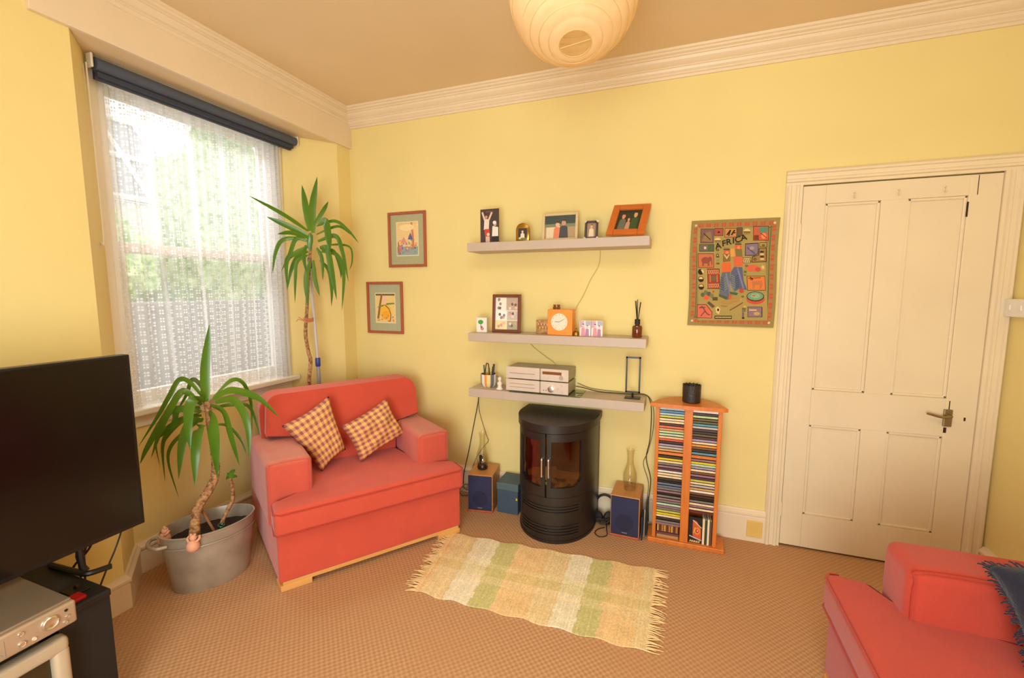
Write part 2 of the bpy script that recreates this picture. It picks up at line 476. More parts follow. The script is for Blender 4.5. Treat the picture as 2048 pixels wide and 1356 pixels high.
ORD = ['topmost', 'second', 'third', 'fourth', 'fifth', 'sixth', 'seventh', 'eighth', 'ninth', 'tenth', 'eleventh', 'twelfth',
       'thirteenth', 'fourteenth', 'fifteenth', 'sixteenth', 'seventeenth', 'eighteenth', 'nineteenth', 'twentieth',
       'twenty-first', 'twenty-second', 'twenty-third', 'twenty-fourth', 'twenty-fifth', 'twenty-sixth', 'twenty-seventh', 'twenty-eighth', 'twenty-ninth']

# ------------------------------------------------------------------ room shell
def struct(name, bm, m, smooth=None, parent=None):
    o = obj(name, bm, m, parent, smooth)
    if not parent: o['kind'] = 'structure'
    return o
XR, YF, ZC = 3.80, -3.9, 2.75
DX0, DX1, DZ = 2.92, 3.73, 2.0

b = B(); bx(b, -0.4, YF - 0.1, -0.1, XR + 0.1, 0.15, 0); struct('floor', b, carpet_m)
b = B(); bx(b, -0.4, YF - 0.1, ZC, XR + 0.1, 0.15, ZC + 0.1); struct('ceiling', b, ceil_m)
b = B()
bx(b, -0.4, 0, 0, DX0, 0.12, ZC); bx(b, DX1, 0, 0, XR + 0.1, 0.12, ZC); bx(b, DX0, 0, DZ, DX1, 0.12, ZC)
struct('wall_back', b, wall_m)
b = B(); bx(b, DX0 - 0.05, 0.10, 0, DX1 + 0.05, 0.12, DZ + 0.05); struct('door_shade_sheet', b, gap_m)  # dark sheet standing in for the shade in the door gaps
b = B(); bx(b, XR, YF, 0, XR + 0.1, 0, ZC); struct('wall_right', b, wall_m)
b = B(); bx(b, -0.4, YF - 0.1, 0, XR + 0.1, YF, ZC); struct('wall_front', b, wall_m)
# window wall: full-height splayed recess
WL, WR, XW = -1.45, -0.43, -0.23
ZB, ZT, ZS = 0.86, 2.5, 2.46
b = B()
def prs(pts, z0, z1): prism(b, pts, z0, z1, 'z')
prs([(0, YF), (0, -1.62), (XW, WL), (-0.4, WL), (-0.4, YF)], 0, ZC)
prs([(0, -0.13), (0, 0), (-0.4, 0), (-0.4, WR), (XW, WR)], 0, ZC)
prs([(XW, WL), (XW, WR), (-0.4, WR), (-0.4, WL)], 0, ZB - 0.03)
prs([(XW, WL), (XW, WR), (-0.4, WR), (-0.4, WL)], ZS, ZC)
prs([(0, -1.62), (0, -0.13), (XW, WR), (XW, WL)], ZT, ZC)
struct('wall_left', b, wall_m)
b = B(); prs([(0.001, -1.62), (0.001, -0.13), (XW + 0.001, WR), (XW + 0.001, WL)], ZT - 0.004, ZT); struct('trim_6', b, ceil_m)
# boxed fascia over the window recess
b = B(); bx(b, -0.002, -1.745, ZT - 0.006, 0.022, 0.0, 2.66, 0.003); struct('trim_3', b, trim_m)
# cornices
prof = [(0, 2.632), (.010, 2.632), (.012, 2.645), (.020, 2.648), (.020, 2.656), (.030, 2.664), (.034, 2.676), (.040, 2.678), (.040, 2.684),
        (.056, 2.690), (.068, 2.702), (.072, 2.715), (.080, 2.716), (.080, 2.724), (.094, 2.728), (.100, 2.736), (.110, 2.738), (.112, 2.75), (0, 2.75)]
b = B(); prism(b, [(-y, z) for y, z in prof], 0.0, XR, 'x'); struct('trim_1', b, trim_m, 25)
b = B(); prism(b, [(x * 0.75 + 0.0, z) for x, z in prof], YF, 0.0, 'y'); struct('trim_2', b, trim_m, 25)
# skirting boards
def skirt(name, h, path, inward):
    bm = B()
    pr = [(0, 0), (.020, 0), (.020, h - .045), (.016, h - .038), (.026, h - .032), (.026, h - .02), (.014, h - .008), (.010, h), (0, h)]
    pts = [Vector(p) for p in path]
    rings = []
    for i, p in enumerate(pts):
        d0 = (pts[i] - pts[i - 1]).normalized() if i > 0 else (pts[1] - pts[0]).normalized()
        d1 = (pts[i + 1] - pts[i]).normalized() if i < len(pts) - 1 else d0
        n0 = Vector((d0.y, -d0.x)) * inward; n1 = Vector((d1.y, -d1.x)) * inward
        n = (n0 + n1); n /= max(0.3, n.dot(n0))
        rings.append([bm.verts.new((p.x + n.x * a, p.y + n.y * a, z)) for a, z in pr])
    k = len(pr)
    for a, c in zip(rings, rings[1:]):
        for j in range(k): bm.faces.new([a[j], a[(j + 1) % k], c[(j + 1) % k], c[j]])
    bm.faces.new(rings[0]); bm.faces.new(rings[-1][::-1])
    return struct(name, bm, trim_m)
skirt('baseboard_back', 0.19, [(0, 0), (2.845, 0)], 1)
skirt('baseboard_left', 0.16, [(0, YF), (0, -1.62), (XW, WL), (XW, WR), (0, -0.13), (0, 0)], 1)
skirt('baseboard_right', 0.19, [(XR, -0.03), (XR, YF)], 1)

# door casing
b = B()
cas = [(0, .012), (.012, .026), (.022, .026), (.026, .018), (.045, .018), (.049, .024), (.060, .024), (.064, .014), (.078, .014), (.078, 0), (0, 0)]
def casing_leg(xo, xi, z1):
    s = 1 if xi > xo else -1
    pts = [(xo + s * a, -y) for a, y in cas]
    prism(b, pts, 0, z1, 'z')
casing_leg(2.842, 2.92, DZ)
casing_leg(3.799, 3.721, DZ)
prism(b, [(-y, DZ + 0.078 - a + 0.0) for a, y in cas], 2.842, 3.799, 'x')
struct('trim_4', b, door_m, 30)

# door
d = thing('door_1', None, None, (0, 0, 0)); d['kind'] = 'structure'
b = B()
y0, y1 = -0.004, 0.034
bx(b, 2.924, y0, 0.012, 3.027, y1, 1.994, .002)
bx(b, 3.600, y0, 0.012, 3.720, y1, 1.994, .002)
bx(b, 3.262, y0, 0.205, 3.372, y1, .72, .001); bx(b, 3.262, y0, 0.915, 3.372, y1, 1.90, .001)
for z0, z1 in ((0.012, 0.205), (0.72, 0.915), (1.90, 1.994)): bx(b, 3.027, y0, z0, 3.600, y1, z1, .001)
obj('door_leaf', b, door_m, d)
for x0, x1, z0, z1 in ((3.027, 3.262, .915, 1.90), (3.372, 3.600, .915, 1.90), (3.027, 3.262, .205, .72), (3.372, 3.600, .205, .72)):
    b = B(); bx(b, x0 - .002, y0 + .012, z0 - .002, x1 + .002, y1 - .006, z1 + .002)
    w = .014
    for (a0, c0, a1, c1) in ((x0, z0, x0 + w, z1), (x1 - w, z0, x1, z1), (x0, z0, x1, z0 + w), (x0, z1 - w, x1, z1)):
        bx(b, a0, y0 + .003, c0, a1, y0 + .014, c1, .004, 2)
    obj('panel', b, door_m, d)
b = B(); bx(b, 3.592, -.016, .775, 3.626, -.004, .862, .003); hb = obj('handle_plate', b, mat('worn_steel', (150, 128, 92), .35, .7), d)
b = B(); tube(b, [(3.606, -.010, .833), (3.606, -.045, .833)], .008, 10); tube(b, [(3.606, -.045, .833), (3.57, -.047, .829), (3.53, -.045, .838), (3.512, -.043, .842)], [.008, .0065, .006, .005], 8, sm=4)
obj('lever', b, MATS['worn_steel'], hb, 40)
b = B(); bx(b, 3.674, -.0048, .808, 3.682, -.003, .826, .001); obj('keyhole', b, gap_m, d)
b = B(); bx(b, 3.612, -.0046, .862, 3.616, -.003, .905); bx(b, 3.6, -.0046, .74, 3.612, -.003, .768, .001)
bx(b, 3.5965, -.0046, 1.80, 3.604, -.003, 1.87, .001); bx(b, 3.630, -.0044, 1.90, 3.633, -.003, 1.99)
obj('crack', b, gap_m, d)
for z in (1.76, .22):
    b = B(); tube(b, [(2.921, -.008, z - .04), (2.921, -.008, z + .04)], .006, 10); bx(b, 2.924, -.0055, z - .04, 2.945, -.003, z + .04); obj('hinge', b, trim_m, d, 40)
for x in (3.146, 3.328, 3.507):
    b = B(); tube(b, [(x, -.004, 1.945), (x, -.02, 1.94), (x, -.024, 1.925), (x, -.014, 1.918)], .0035, 6, sm=3); bx(b, x - .006, -.007, 1.93, x + .006, -.003, 1.955, .001); obj('coat_hook', b, door_m, d, 40)

# window
w = thing('window_1', None, None); w['kind'] = 'structure'
XG = -0.285
b = B()
bx(b, -0.34, WL - .02, ZB - .03, XW - .002, WL + .055, ZS + .02, .003)
bx(b, -0.34, WR - .055, ZB - .03, XW - .002, WR + .02, ZS + .02, .003)
bx(b, -0.34, WL, ZS - .035, XW - .002, WR, ZS + .02, .003)
bx(b, -0.34, WL, ZB - .03, XW - .002, WR, ZB + .01, .003)
# narrow architrave beads on the room side
bx(b, XW - .004, WL - .01, ZB, XW + .012, WL + .022, ZS + .03, .004)
bx(b, XW - .004, WR - .022, ZB, XW + .012, WR + .01, ZS + .03, .004)
obj('frame', b, frame_m, w)
def sash(x0, x1, z0, z1, bot, top):
    bm = B(); a, c = WL + .05, WR - .05; t = .042
    bx(bm, x0, a, z0, x1, a + t, z1, .003); bx(bm, x0, c - t, z0, x1, c, z1, .003)
    bx(bm, x0, a + t, z0, x1, c - t, z0 + bot, .003); bx(bm, x0, a + t, z1 - top, x1, c - t, z1, .003)
    s = obj('sash', bm, frame_m, w)
    bm = B(); bx(bm, (x0 + x1) / 2 - .002, a + t, z0 + bot, (x0 + x1) / 2 + .002, c - t, z1 - top); obj('pane', bm, pane_m, s)
sash(-0.335, -0.300, 1.64, ZS - .02, .045, .05)
sash(-0.298, -0.262, ZB, 1.69, .075, .045)
b = B(); bx(b, -0.30, WL - .03, ZB - .035, -0.165, WR + .03, ZB, .008, 3); bx(b, XW - .004, WL, ZB - .10, XW + .014, WR, ZB - .035, .003)
obj('sill', b, frame_m, w)

# ------------------------------------------------------------------ outside, seen through the net
b = B(); bx(b, -9, -4, -0.3, -0.45, 8, -0.12); o = struct('floor_outside', b, mat('grey_paving', (150, 146, 140), .9)); 
b = B(); bx(b, -2.35, -3, -0.12, -2.2, 7, 1.35, .02); tag(obj('garden_wall', b, mat('grey_rendered_wall', (120, 116, 112), .9, var=.2, scale=5)), 'low grey garden wall seen through the net curtain', 'wall')
hedge_m = mat('hedge_green', (92, 130, 66), .9, c2=(190, 205, 160), scale=14, bump=1.0, bscale=20)
for i, (y, z, r, hgt, nm) in enumerate(((-0.15, 1.3, .60, 2.3, 'lower green shrub behind the garden wall at the left of the window'),
                                   (1.35, 1.6, .66, 3.5, 'tall green shrub behind the middle of the window'),
                                   (3.15, 1.6, .86, 3.2, 'broad green shrub at the right behind the sashes'))):
    bm = B(); bmesh.ops.create_icosphere(bm, subdivisions=5, radius=1.0)
    for v in bm.verts:
        n = noise.noise(v.co * 2.2 + Vector((i * 7, 0, 0))) * .28 + noise.noise(v.co * 9) * .12 + noise.noise(v.co * 24) * .06
        v.co = v.co * (1 + n); v.co = Vector((v.co.x * .6, v.co.y * r, v.co.z * (z + .12) * (1.0 if v.co.z < 0 else (hgt - z) / (z + .12))))
    o = obj('shrub', bm, hedge_m, None, None); o.location = (-3.2, y, z)
    tag(o, nm, 'shrub', 'garden shrubs outside the window')
h = thing('glasshouse', 'pale glass-roofed lean-to beyond the garden, seen at the top left of the window', 'building', (-5.4, 1.2, -.12))
b = B(); bx(b, -.1, -1.6, 0, 0, 1.4, 2.9); obj('wall', b, mat('pale_render', (215, 212, 206), .9), h)
pale_m = mat('white_upvc', (240, 240, 238), .5)
for k in range(6):
    b = B(); tube(b, [(0.05, -1.5 + k * .55, 2.9), (-1.3, -1.5 + k * .55, 4.5)], .035, 6); obj('roof_bar', b, pale_m, h)
for z, x in ((2.95, .05), (3.7, -.6), (4.45, -1.25)):
    b = B(); tube(b, [(x, -1.6, z), (x, 1.4, z)], .045, 6); obj('roof_rail', b, pale_m, h)
b = B(); v = [b.verts.new(p) for p in ((0.04, -1.55, 2.9), (0.04, 1.35, 2.9), (-1.3, 1.35, 4.48), (-1.3, -1.55, 4.48))]; b.faces.new(v); obj('roof_glazing', b, mat('hazy_roof_panel', (120, 124, 130), .4), h)

# ------------------------------------------------------------------ blind and net curtain
t = thing('roller_blind', 'rolled-up slate blue roller blind across the top of the window', 'blind', (-0.145, -0.92, 2.44))
b = B(); tube(b, [(0, -.55, .012), (0, .55, .012)], .028, 20); obj('roll', b, blind_m, t, 40)
b = B(); bx(b, -.03, -.545, -.048, -.008, .53, -.006, .004); bx(b, -.022, -.545, -.04, .012, .53, -.018, .004); obj('hem_bar', b, blindd_m, t)
for s in (-1, 1):
    b = B(); bx(b, -.018, s * .565 - .005, -.01, .018, s * .565 + .005, .050, .003); obj('bracket', b, white_m, t)
b = B(); tube(b, [(.012, -.585, .0), (.018, -.587, -.35), (.018, -.587, -.75), (.0, -.587, -.77), (-.016, -.587, -.75), (-.012, -.585, .0)], .003, 6, sm=3); obj('pull_chain', b, white_m, t, 40)

def curtain():
    ny, nz = 260, 60; me = bpy.data.meshes.new('net_curtain')
    V, F, UV, D = [], [], [], []
    y0, y1, z0, z1 = WL + .035, WR - .012, .835, 2.40
    arc = [0]
    for i in range(ny + 1):
        s = i / ny
        g = max(0, (s - .78) / .22)  # gathered at the right
        dens_fold = 1 + 2.2 * g
        ph = s * 2 * PI * 11 + 1.5 * math.sin(s * 9) + g * g * 18
        for j in range(nz + 1):
            q = j / nz
            drift = (1 - q) * .035 * math.sin(s * 5 + 1) * (1 - g)
            y = y0 + (y1 - y0) * s + drift * math.sin(PI * s)
            a = .010 + .012 * g + .006 * (1 - q)
            x = -.211 + a * math.sin(ph + q * .9) + .004 * math.sin(ph * 2.7 + q * 3) - (0.0 if q > .1 else 0)
            z = z0 + (z1 - z0) * q + (.006 * math.sin(s * 60) if j == 0 else 0)
            V.append((x, y, z))
            slope = abs(math.cos(ph + q * .9))
            edge = 1 if j < 2 else 0
            fold = max(0, math.sin(ph * .5 + q * 1.2)) ** 6
            D.append(min(.92, .24 + .14 * slope + .42 * fold + .45 * g + .15 * edge + .22 * max(0, q - .5) + (.3 if q > .97 else 0)))
            UV.append((s * 1.35, q * (z1 - z0)))
    W = nz + 1
    for i in range(ny):
        for j in range(nz): F.append((i * W + j, (i + 1) * W + j, (i + 1) * W + j + 1, i * W + j + 1))
    me.from_pydata(V, [], F); me.materials.append(lace_m)
    uv = me.uv_layers.new(name='UVMap'); at = me.attributes.new('Dens', 'FLOAT', 'POINT')
    for l in me.loops: uv.data[l.index].uv = UV[l.vertex_index]
    for i, dd in enumerate(D): at.data[i].value = dd
    for p in me.polygons: p.use_smooth = True
    o = bpy.data.objects.new('net_curtain', me); COL.objects.link(o)
    tag(o, 'white floral net curtain hanging in front of the sash window', 'curtain')
curtain()

# ------------------------------------------------------------------ upholstery
def cushion_shape(bm, pts, z0, z1, r, puff=0.0):
    prism(bm, pts, z0, z1, 'z', r=r, seg=4)

def armchair():
    W, Dp = .97, .82
    t = thing('armchair', 'wide coral red fabric armchair in the corner below the two small pictures', 'armchair', (.583, -1.306, 0), math.atan2(.809, .588))
    b = B(); bx(b, 0, 0, .045, W, Dp, .285, .012, 3); obj('base', b, coral_m, t, 40, True)
    b = B(); bx(b, .015, .004, .028, W - .015, Dp - .02, .048); obj('plinth', b, oak_m, t)
    for x0, x1, y0_, y1_ in ((.004, .145, 0.002, .09), (W - .145, W - .004, .002, .09), (.004, .145, Dp - .12, Dp - .03), (W - .145, W - .004, Dp - .12, Dp - .03)):
        b = B(); bx(b, x0, y0_, 0, x1, y1_, .03, .003); obj('foot', b, oak_m, t)
    for x0, x1 in ((0, .2), (W - .2, W)):
        b = B(); bx(b, x0, .14, .25, x1, Dp - .06, .605, .035, 5)
        for v in b.verts:
            if v.co.z > .45: v.co.z -= .02 * (v.co.y - .14) / .6
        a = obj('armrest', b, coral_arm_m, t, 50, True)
        b = B(); xi = x1 - .012 if x0 == 0 else x0 + .012
        xo = x0 + .012 if x0 == 0 else x1 - .012
        tube(b, [(xo, .150, .30), (xo, .150, .56), (xo + (xi - xo) * .1, .147, .592), (xi - (xi - xo) * .1, .147, .592), (xi, .150, .56), (xi, .150, .42)], .003, 6, sm=4)
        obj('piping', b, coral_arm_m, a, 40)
    # T-shaped seat cushion
    b = B()
    o_ = .035
    cushion_shape(b, [(-.012, -o_), (W + .012, -o_), (W + .012, .125), (W - .205, .135), (W - .205, .62), (.205, .62), (.205, .135), (-.012, .125)], .285, .42, .032)
    for v in b.verts:
        if v.co.z > .37:
            cx_, cy_ = (v.co.x - W / 2) / (W / 2), (v.co.y - .28) / .33
            v.co.z += .012 * max(0, 1 - cx_ * cx_) * max(0, 1 - cy_ * cy_)
    s = obj('seat_cushion', b, coral_m, t, 50, True)
    b = B()
    for z in (.302, .404):
        tube(b, [(-.010, .10, z), (-.014, -.01, z), (.02, -o_ - .001, z), (W / 2, -o_ - .003, z), (W - .02, -o_ - .001, z), (W + .014, -.01, z), (W + .010, .10, z)], .0035, 6)
    obj('piping', b, pipe_m, s, 40)
    # backrest: wide slab with rounded shoulders, leaning back
    b = B(); n = 6; r = .085; pts = []
    z0, z1 = .285, .835
    for cx_, cz_, a0 in ((W - .04 - r, z1 - r, 0), (.01 + r, z1 - r, PI / 2)):
        for k in range(n + 1):
            a = a0 + PI / 2 * k / n; pts.append((cx_ + r * math.cos(a), cz_ + r * math.sin(a)))
    pts += [(.012, z0), (W - .012, z0)]
    prism(b, [(x * .97 + W * .015, z) for x, z in pts], .62, Dp - .0, 'y', r=.03, seg=4)
    for v in b.verts:
        k = (v.co.z - .30) / .56
        if v.co.y < .7: v.co.y += .05 * max(0, k) - .018 * math.sin(PI * min(1, max(0, k)))
        v.co.x += (.014 if v.co.x < W / 2 else -.014) * (1 if v.co.z > .6 else 0) * 0
    bk = obj('backrest', b, coral_m, t, 50, True)
    # plump loose back cushion in front of it, lying over the arms
    b = B(); pts = []
    z0, z1, r = .40, .868, .080
    for cx_, cz_, a0, rr in ((W - .045 - r, z1 - r, 0, r), (.012 + r, z1 - r, PI / 2, r * .8)):
        for k in range(n + 1):
            a = a0 + PI / 2 * k / n; pts.append((cx_ + rr * math.cos(a), cz_ + rr * math.sin(a)))
    pts += [(.015, .615), (.202, .600), (.206, z0), (W - .206, z0), (W - .202, .600), (W - .035, .615)]
    prism(b, pts, .515, .665, 'y', r=.045, seg=5)
    for v in b.verts:
        k = (v.co.z - .40) / .45
        v.co.y += .06 * max(0, k)
    obj('back_cushion', b, coral_m, t, 50, True)
    # the left flank flares outwards towards the back
    for o in [c for c in t.children] + [g for c in t.children for g in c.children]:
        if o.name.startswith(('seat_cushion', 'back_cushion')): continue
        if o.parent and o.parent.name.startswith('seat_cushion'): continue
        k = .03 if o.name.startswith('backrest') else .062
        for v in o.data.vertices:
            if v.co.x < .3: v.co.x -= k * min(1, max(0, v.co.y) / .5) * (.3 - v.co.x) / .3
    return t
armchair()

def sofa():
    # faces -x; outer arm near the back wall
    L_ = 1.5
    t = thing('sofa', 'coral red fabric sofa at the bottom right in front of the door', 'sofa', (2.885, -.955, 0), -PI / 2)
    # local: x runs along the front away from the back wall, y into the depth (world +x)
    Dp = .86
    b = B(); bx(b, 0, 0, .045, L_, Dp, .285, .012, 3); obj('base', b, coral_shaded_m, t, 40, True)
    b = B(); bx(b, .015, .004, .028, L_ - .015, Dp - .02, .048); obj('plinth', b, oak_m, t)
    for x0 in (.004, L_ - .145):
        for y_ in (.002, Dp - .12):
            b = B(); bx(b, x0, y_, 0, x0 + .141, y_ + .09, .03, .003); obj('foot', b, oak_m, t)
    for x0, x1 in ((0, .2), (L_ - .2, L_)):
        b = B(); bx(b, x0, .14, .25, x1, Dp - .06, .60, .04, 5); a = obj('armrest', b, coral_shaded_m, t, 50, True)
        b = B(); xi = x1 if x0 == 0 else x0
        s_ = -1 if x0 == 0 else 1
        tube(b, [(xi + s_ * .002, .152, .42), (xi + s_ * .002, .154, .555), (xi + s_ * .008, .19, .592), (xi + s_ * .008, .6, .592)], .0035, 6, sm=4)
        obj('piping', b, pipe_m, a, 40)
    b = B(); o_ = .02
    cushion_shape(b, [(-.02, -o_), (L_ + .02, -o_), (L_ + .02, .125), (L_ - .205, .135), (L_ - .205, .62), (.205, .62), (.205, .135), (.0, .125)], .285, .425, .034)
    for v in b.verts:
        if v.co.z > .37:
            cx_, cy_ = (v.co.x - L_ / 2) / (L_ / 2), (v.co.y - .28) / .33
            v.co.z += .016 * max(0, 1 - cx_ * cx_) * max(0, 1 - cy_ * cy_)
    s = obj('seat_cushion', b, coral_shaded_m, t, 50, True)
    b = B()
    for z in (.300, .409):
        tube(b, [(-.021, .03, z), (-.022, .0, z), (.01, -o_ - .001, z), (L_ / 2, -o_ - .003, z), (L_ - .02, -o_ - .001, z)], .004, 6)
    obj('piping', b, pipe_m, s, 40)
    b = B(); bx(b, .01, .60, .285, L_ - .01, Dp, .86, .06, 5); obj('backrest', b, coral_shaded_m, t, 50, True)
sofa()

def pillow(name, label, c, thick, m, fringe=None, seed=0, crumple=.012, group=None):
    """c: four corners, counter-clockwise seen from the front"""
    c = [Vector(p) for p in c]
    ctr = sum(c, Vector()) / 4
    n = ((c[2] - c[0]).cross(c[3] - c[1])).normalized()
    N_ = 24
    bm = B(); uvl = bm.loops.layers.uv.new('UVMap')
    grids = []
    for side in (1, -1):
        g = []
        for i in range(N_ + 1):
            row = []
            for j in range(N_ + 1):
                u, v = i / N_, j / N_
                uu = u + (.5 - u) * .09 * math.sin(PI * v) * 1.0 * (abs(2 * u - 1) ** 3)
                vv = v + (.5 - v) * .09 * math.sin(PI * u) * 1.0 * (abs(2 * v - 1) ** 3)
                p = (c[0] * (1 - uu) * (1 - vv) + c[1] * uu * (1 - vv) + c[2] * uu * vv + c[3] * (1 - uu) * vv)
                e = (max(0, 1 - (2 * u - 1) ** 4) * max(0, 1 - (2 * v - 1) ** 4)) ** .55
                k = noise.noise(Vector((u * 4 + seed, v * 4, side))) * crumple * e
                edge = i in (0, N_) or j in (0, N_)
                row.append((p + n * (side * thick / 2 * e + (k if not edge else 0)) - ctr, (u, v)))
            g.append(row)
        grids.append(g)
    vm = {}
    def V(s, i, j):
        edge = i in (0, N_) or j in (0, N_)
        k = (0 if edge else s, i, j)
        if k not in vm: vm[k] = bm.verts.new(grids[s][i][j][0])
        return vm[k]
    for s in (0, 1):
        for i in range(N_):
            for j in range(N_):
                q = [(i, j), (i + 1, j), (i + 1, j + 1), (i, j + 1)]
                if s: q = q[::-1]
                f = bm.faces.new([V(s, a, d_) for a, d_ in q])
                for l, (a, d_) in zip(f.loops, q): l[uvl].uv = grids[s][a][d_][1]
    t = thing(name, label, 'cushion', ctr, group=group)
    o = obj('cover', bm, m, t, True)
    if fringe:
        rnd = random.Random(seed); b = B()
        for a in range(4):
            p, q = c[a] - ctr, c[(a + 1) % 4] - ctr
            for k in range(46):
                f = (k + rnd.random()) / 46
                u_ = f; pp = p.lerp(q, f); pp -= pp * .16 * math.sin(PI * f) * .5
                dr = (pp.normalized() * (.008 + rnd.random() * .010) + Vector((rnd.uniform(-1, 1), rnd.uniform(-1, 1), rnd.uniform(-1, 1))) * .007)
                tube(b, [pp * .97, pp + dr * .6, pp + dr + Vector((0, 0, -.004))], .0022, 4)
        fo = obj('fringe', b, fringe, t); fo['kind'] = 'stuff'
    return t

A0 = Vector((.583, -1.306, 0)); EU = Vector((.588, .809, 0)); EV = Vector((-.809, .588, 0))
def ch(u, v, z): return A0 + EU * u + EV * v + Vector((0, 0, z))
pillow('checked_cushion', 'yellow and plum checked cushion leaning at the left of the armchair', [ch(.27, .345, .425), ch(.421, .425, .50), ch(.349, .475, .829), ch(.087, .44, .70)], .12, check_m, seed=3)
pillow('checked_cushion', 'crumpled yellow and plum checked cushion at the right of the armchair', [ch(.49, .365, .425), ch(.80, .44, .529), ch(.692, .475, .767), ch(.402, .43, .646)], .12, check_m, seed=9, crumple=.03)
pillow('shaggy_cushion', 'dark navy fringed cushion propped against the sofa arm', [(3.235, -1.29, .46), (3.60, -1.31, .455), (3.57, -1.20, .76), (3.170, -1.20, .675)], .11, navyc_m, fringe=navyc_m, seed=5)
pillow('shaggy_cushion', 'dark navy fringed cushion lying on the sofa seat at the bottom right corner', [(3.19, -1.385, .478), (3.20, -1.75, .478), (3.46, -1.76, .50), (3.47, -1.40, .50)], .07, navyc_m, fringe=navyc_m, seed=6)

# ------------------------------------------------------------------ rug
def rug():
    c = [Vector(p) for p in ((1.185, -1.071, 0), (2.252, -1.058, 0), (2.267, -.494, 0), (1.114, -.553, 0))]
    t = thing('rug', 'small cream, peach and green striped rag rug with fringed ends', 'rug', (1.7, -.79, 0))
    off = Vector((1.7, -.79, 0))
    nx, ny = 150, 56
    V, F, C_ = [], [], []
    cream, peach, green, white, sand = (238, 216, 160), (240, 202, 146), (208, 198, 134), (242, 228, 196), (236, 208, 156)
    # bands along the length
    def band(s):
        if s < .03: return peach
        if s < .14: return sand
        if s < .26: return white
        if s < .36: return green
        if s < .52: return peach
        if s < .62: return sand
        if s < .72: return white
        if s < .81: return green
        if s < .95: return peach
        return sand
    def cross(q):
        if .30 < q < .40: return (250, 226, 178)
        if .40 < q < .52: return (222, 206, 134)
        if .52 < q < .60: return (248, 228, 178)
        return None
    for j in range(ny + 1):
        q = j / ny
        for i in range(nx + 1):
            s = i / nx
            p = c[0] * (1 - s) * (1 - q) + c[1] * s * (1 - q) + c[2] * s * q + c[3] * (1 - s) * q
            ed = .006 * math.sin(s * 40) if j in (0, ny) else 0
            z = .007 + .0025 * noise.noise(Vector((s * 12, q * 8, 0))) + .0012 * (i % 2)
            V.append((p.x - off.x, p.y + ed - off.y, z))
    W = nx + 1; rnd = random.Random(2)
    row = [rnd.uniform(.97, 1.02) for _ in range(nx)]
    for j in range(ny):
        for i in range(nx):
            F.append((j * W + i, j * W + i + 1, (j + 1) * W + i + 1, (j + 1) * W + i))
            a = band(i / nx + .004 * math.sin(j * .7)); x = cross(j / ny)
            k = row[i] * rnd.uniform(.95, 1.03)
            if x: a = tuple((u * .6 + v * .4) for u, v in zip(a, x))
            C_.append(tuple(min(255, u * k) for u in a))
    nb = len(V)
    # underside rim
    me = bpy.data.meshes.new('weave'); me.from_pydata(V, [], F); me.materials.append(rug_m)
    ca = me.color_attributes.new('Col', 'FLOAT_COLOR', 'CORNER')
    for p in me.polygons:
        cc = lin(C_[p.index])
        for li in p.loop_indices: ca.data[li].color = cc
    o = bpy.data.objects.new('weave', me); COL.objects.link(o); o.parent = t
    so = o.modifiers.new('Solidify', 'SOLIDIFY'); so.thickness = .006; so.offset = -1
    # fringe tassels
    b = B(); rnd = random.Random(4)
    tints = []
    for p, q, dr in ((c[0], c[3], Vector((-1, 0, 0))), (c[1], c[2], Vector((1, 0, 0)))):
        for k in range(64):
            f = (k + .5) / 64
            s = p.lerp(q, f) - off
            l = rnd.uniform(.04, .075)
            e = s + dr * l + Vector((0, rnd.uniform(-.02, .02), 0)); m_ = (s + e) / 2 + Vector((0, rnd.uniform(-.006, .006), 0))
            tube(b, [s + Vector((0, 0, .006)), m_ + Vector((0, 0, .007)), e + Vector((0, 0, .003))], [.0035, .0025, .0015], 5)
    fo = obj('fringe', b, mat('cream_yarn', (240, 206, 150), .95, var=.12, scale=20), t); fo['kind'] = 'stuff'
rug()

# ------------------------------------------------------------------ shelves
SH = {}
for nm, z0, lab in (('top', 1.698, 'long taupe floating shelf highest on the wall, holding five photographs'),
                    ('middle', 1.125, 'long taupe floating shelf in the middle, holding the orange clock'),
                    ('low', .757, 'long taupe floating shelf lowest on the wall, holding the stereo')):
    b = B(); bx(b, 0, 0, 0, 1.112, .2, .054, .003)
    o = obj('wall_shelf', b, shelf_m); o.location = (1.058, -.2, z0); tag(o, lab, 'shelf', 'floating shelves above the stove')
    SH[nm] = z0 + .054

# ------------------------------------------------------------------ framed pictures on the wall
def framed(name, label, w, h, fw, fd, fm, loc, tilt=(0, 0, 0), mount=None, cat='picture', group=None, art=None, mw=.05):
    t = thing(name, label, cat, loc, group=group)
    t.rotation_euler = tilt
    b = B()
    for x0, z0, x1, z1 in ((-w / 2, 0, -w / 2 + fw, h), (w / 2 - fw, 0, w / 2, h), (-w / 2 + fw, 0, w / 2 - fw, fw), (-w / 2 + fw, h - fw, w / 2 - fw, h)):
        bx(b, x0, -fd, z0, x1, 0, z1, min(.003, fw / 4))
    obj('frame', b, fm, t)
    a = Art(w - 2 * fw, h - 2 * fw, -fd * .35, z0=fw)
    b = B(); bx(b, -w / 2 + fw * .5, -fd * .34, fw * .5, w / 2 - fw * .5, -.001, h - fw * .5); obj('backing', b, mat('brown_backing_board', (150, 110, 70), .9), t)
    if mount: a.rect(0, 0, 1, 1, mount)
    art(a)
    a.build('artwork', t)
    return t

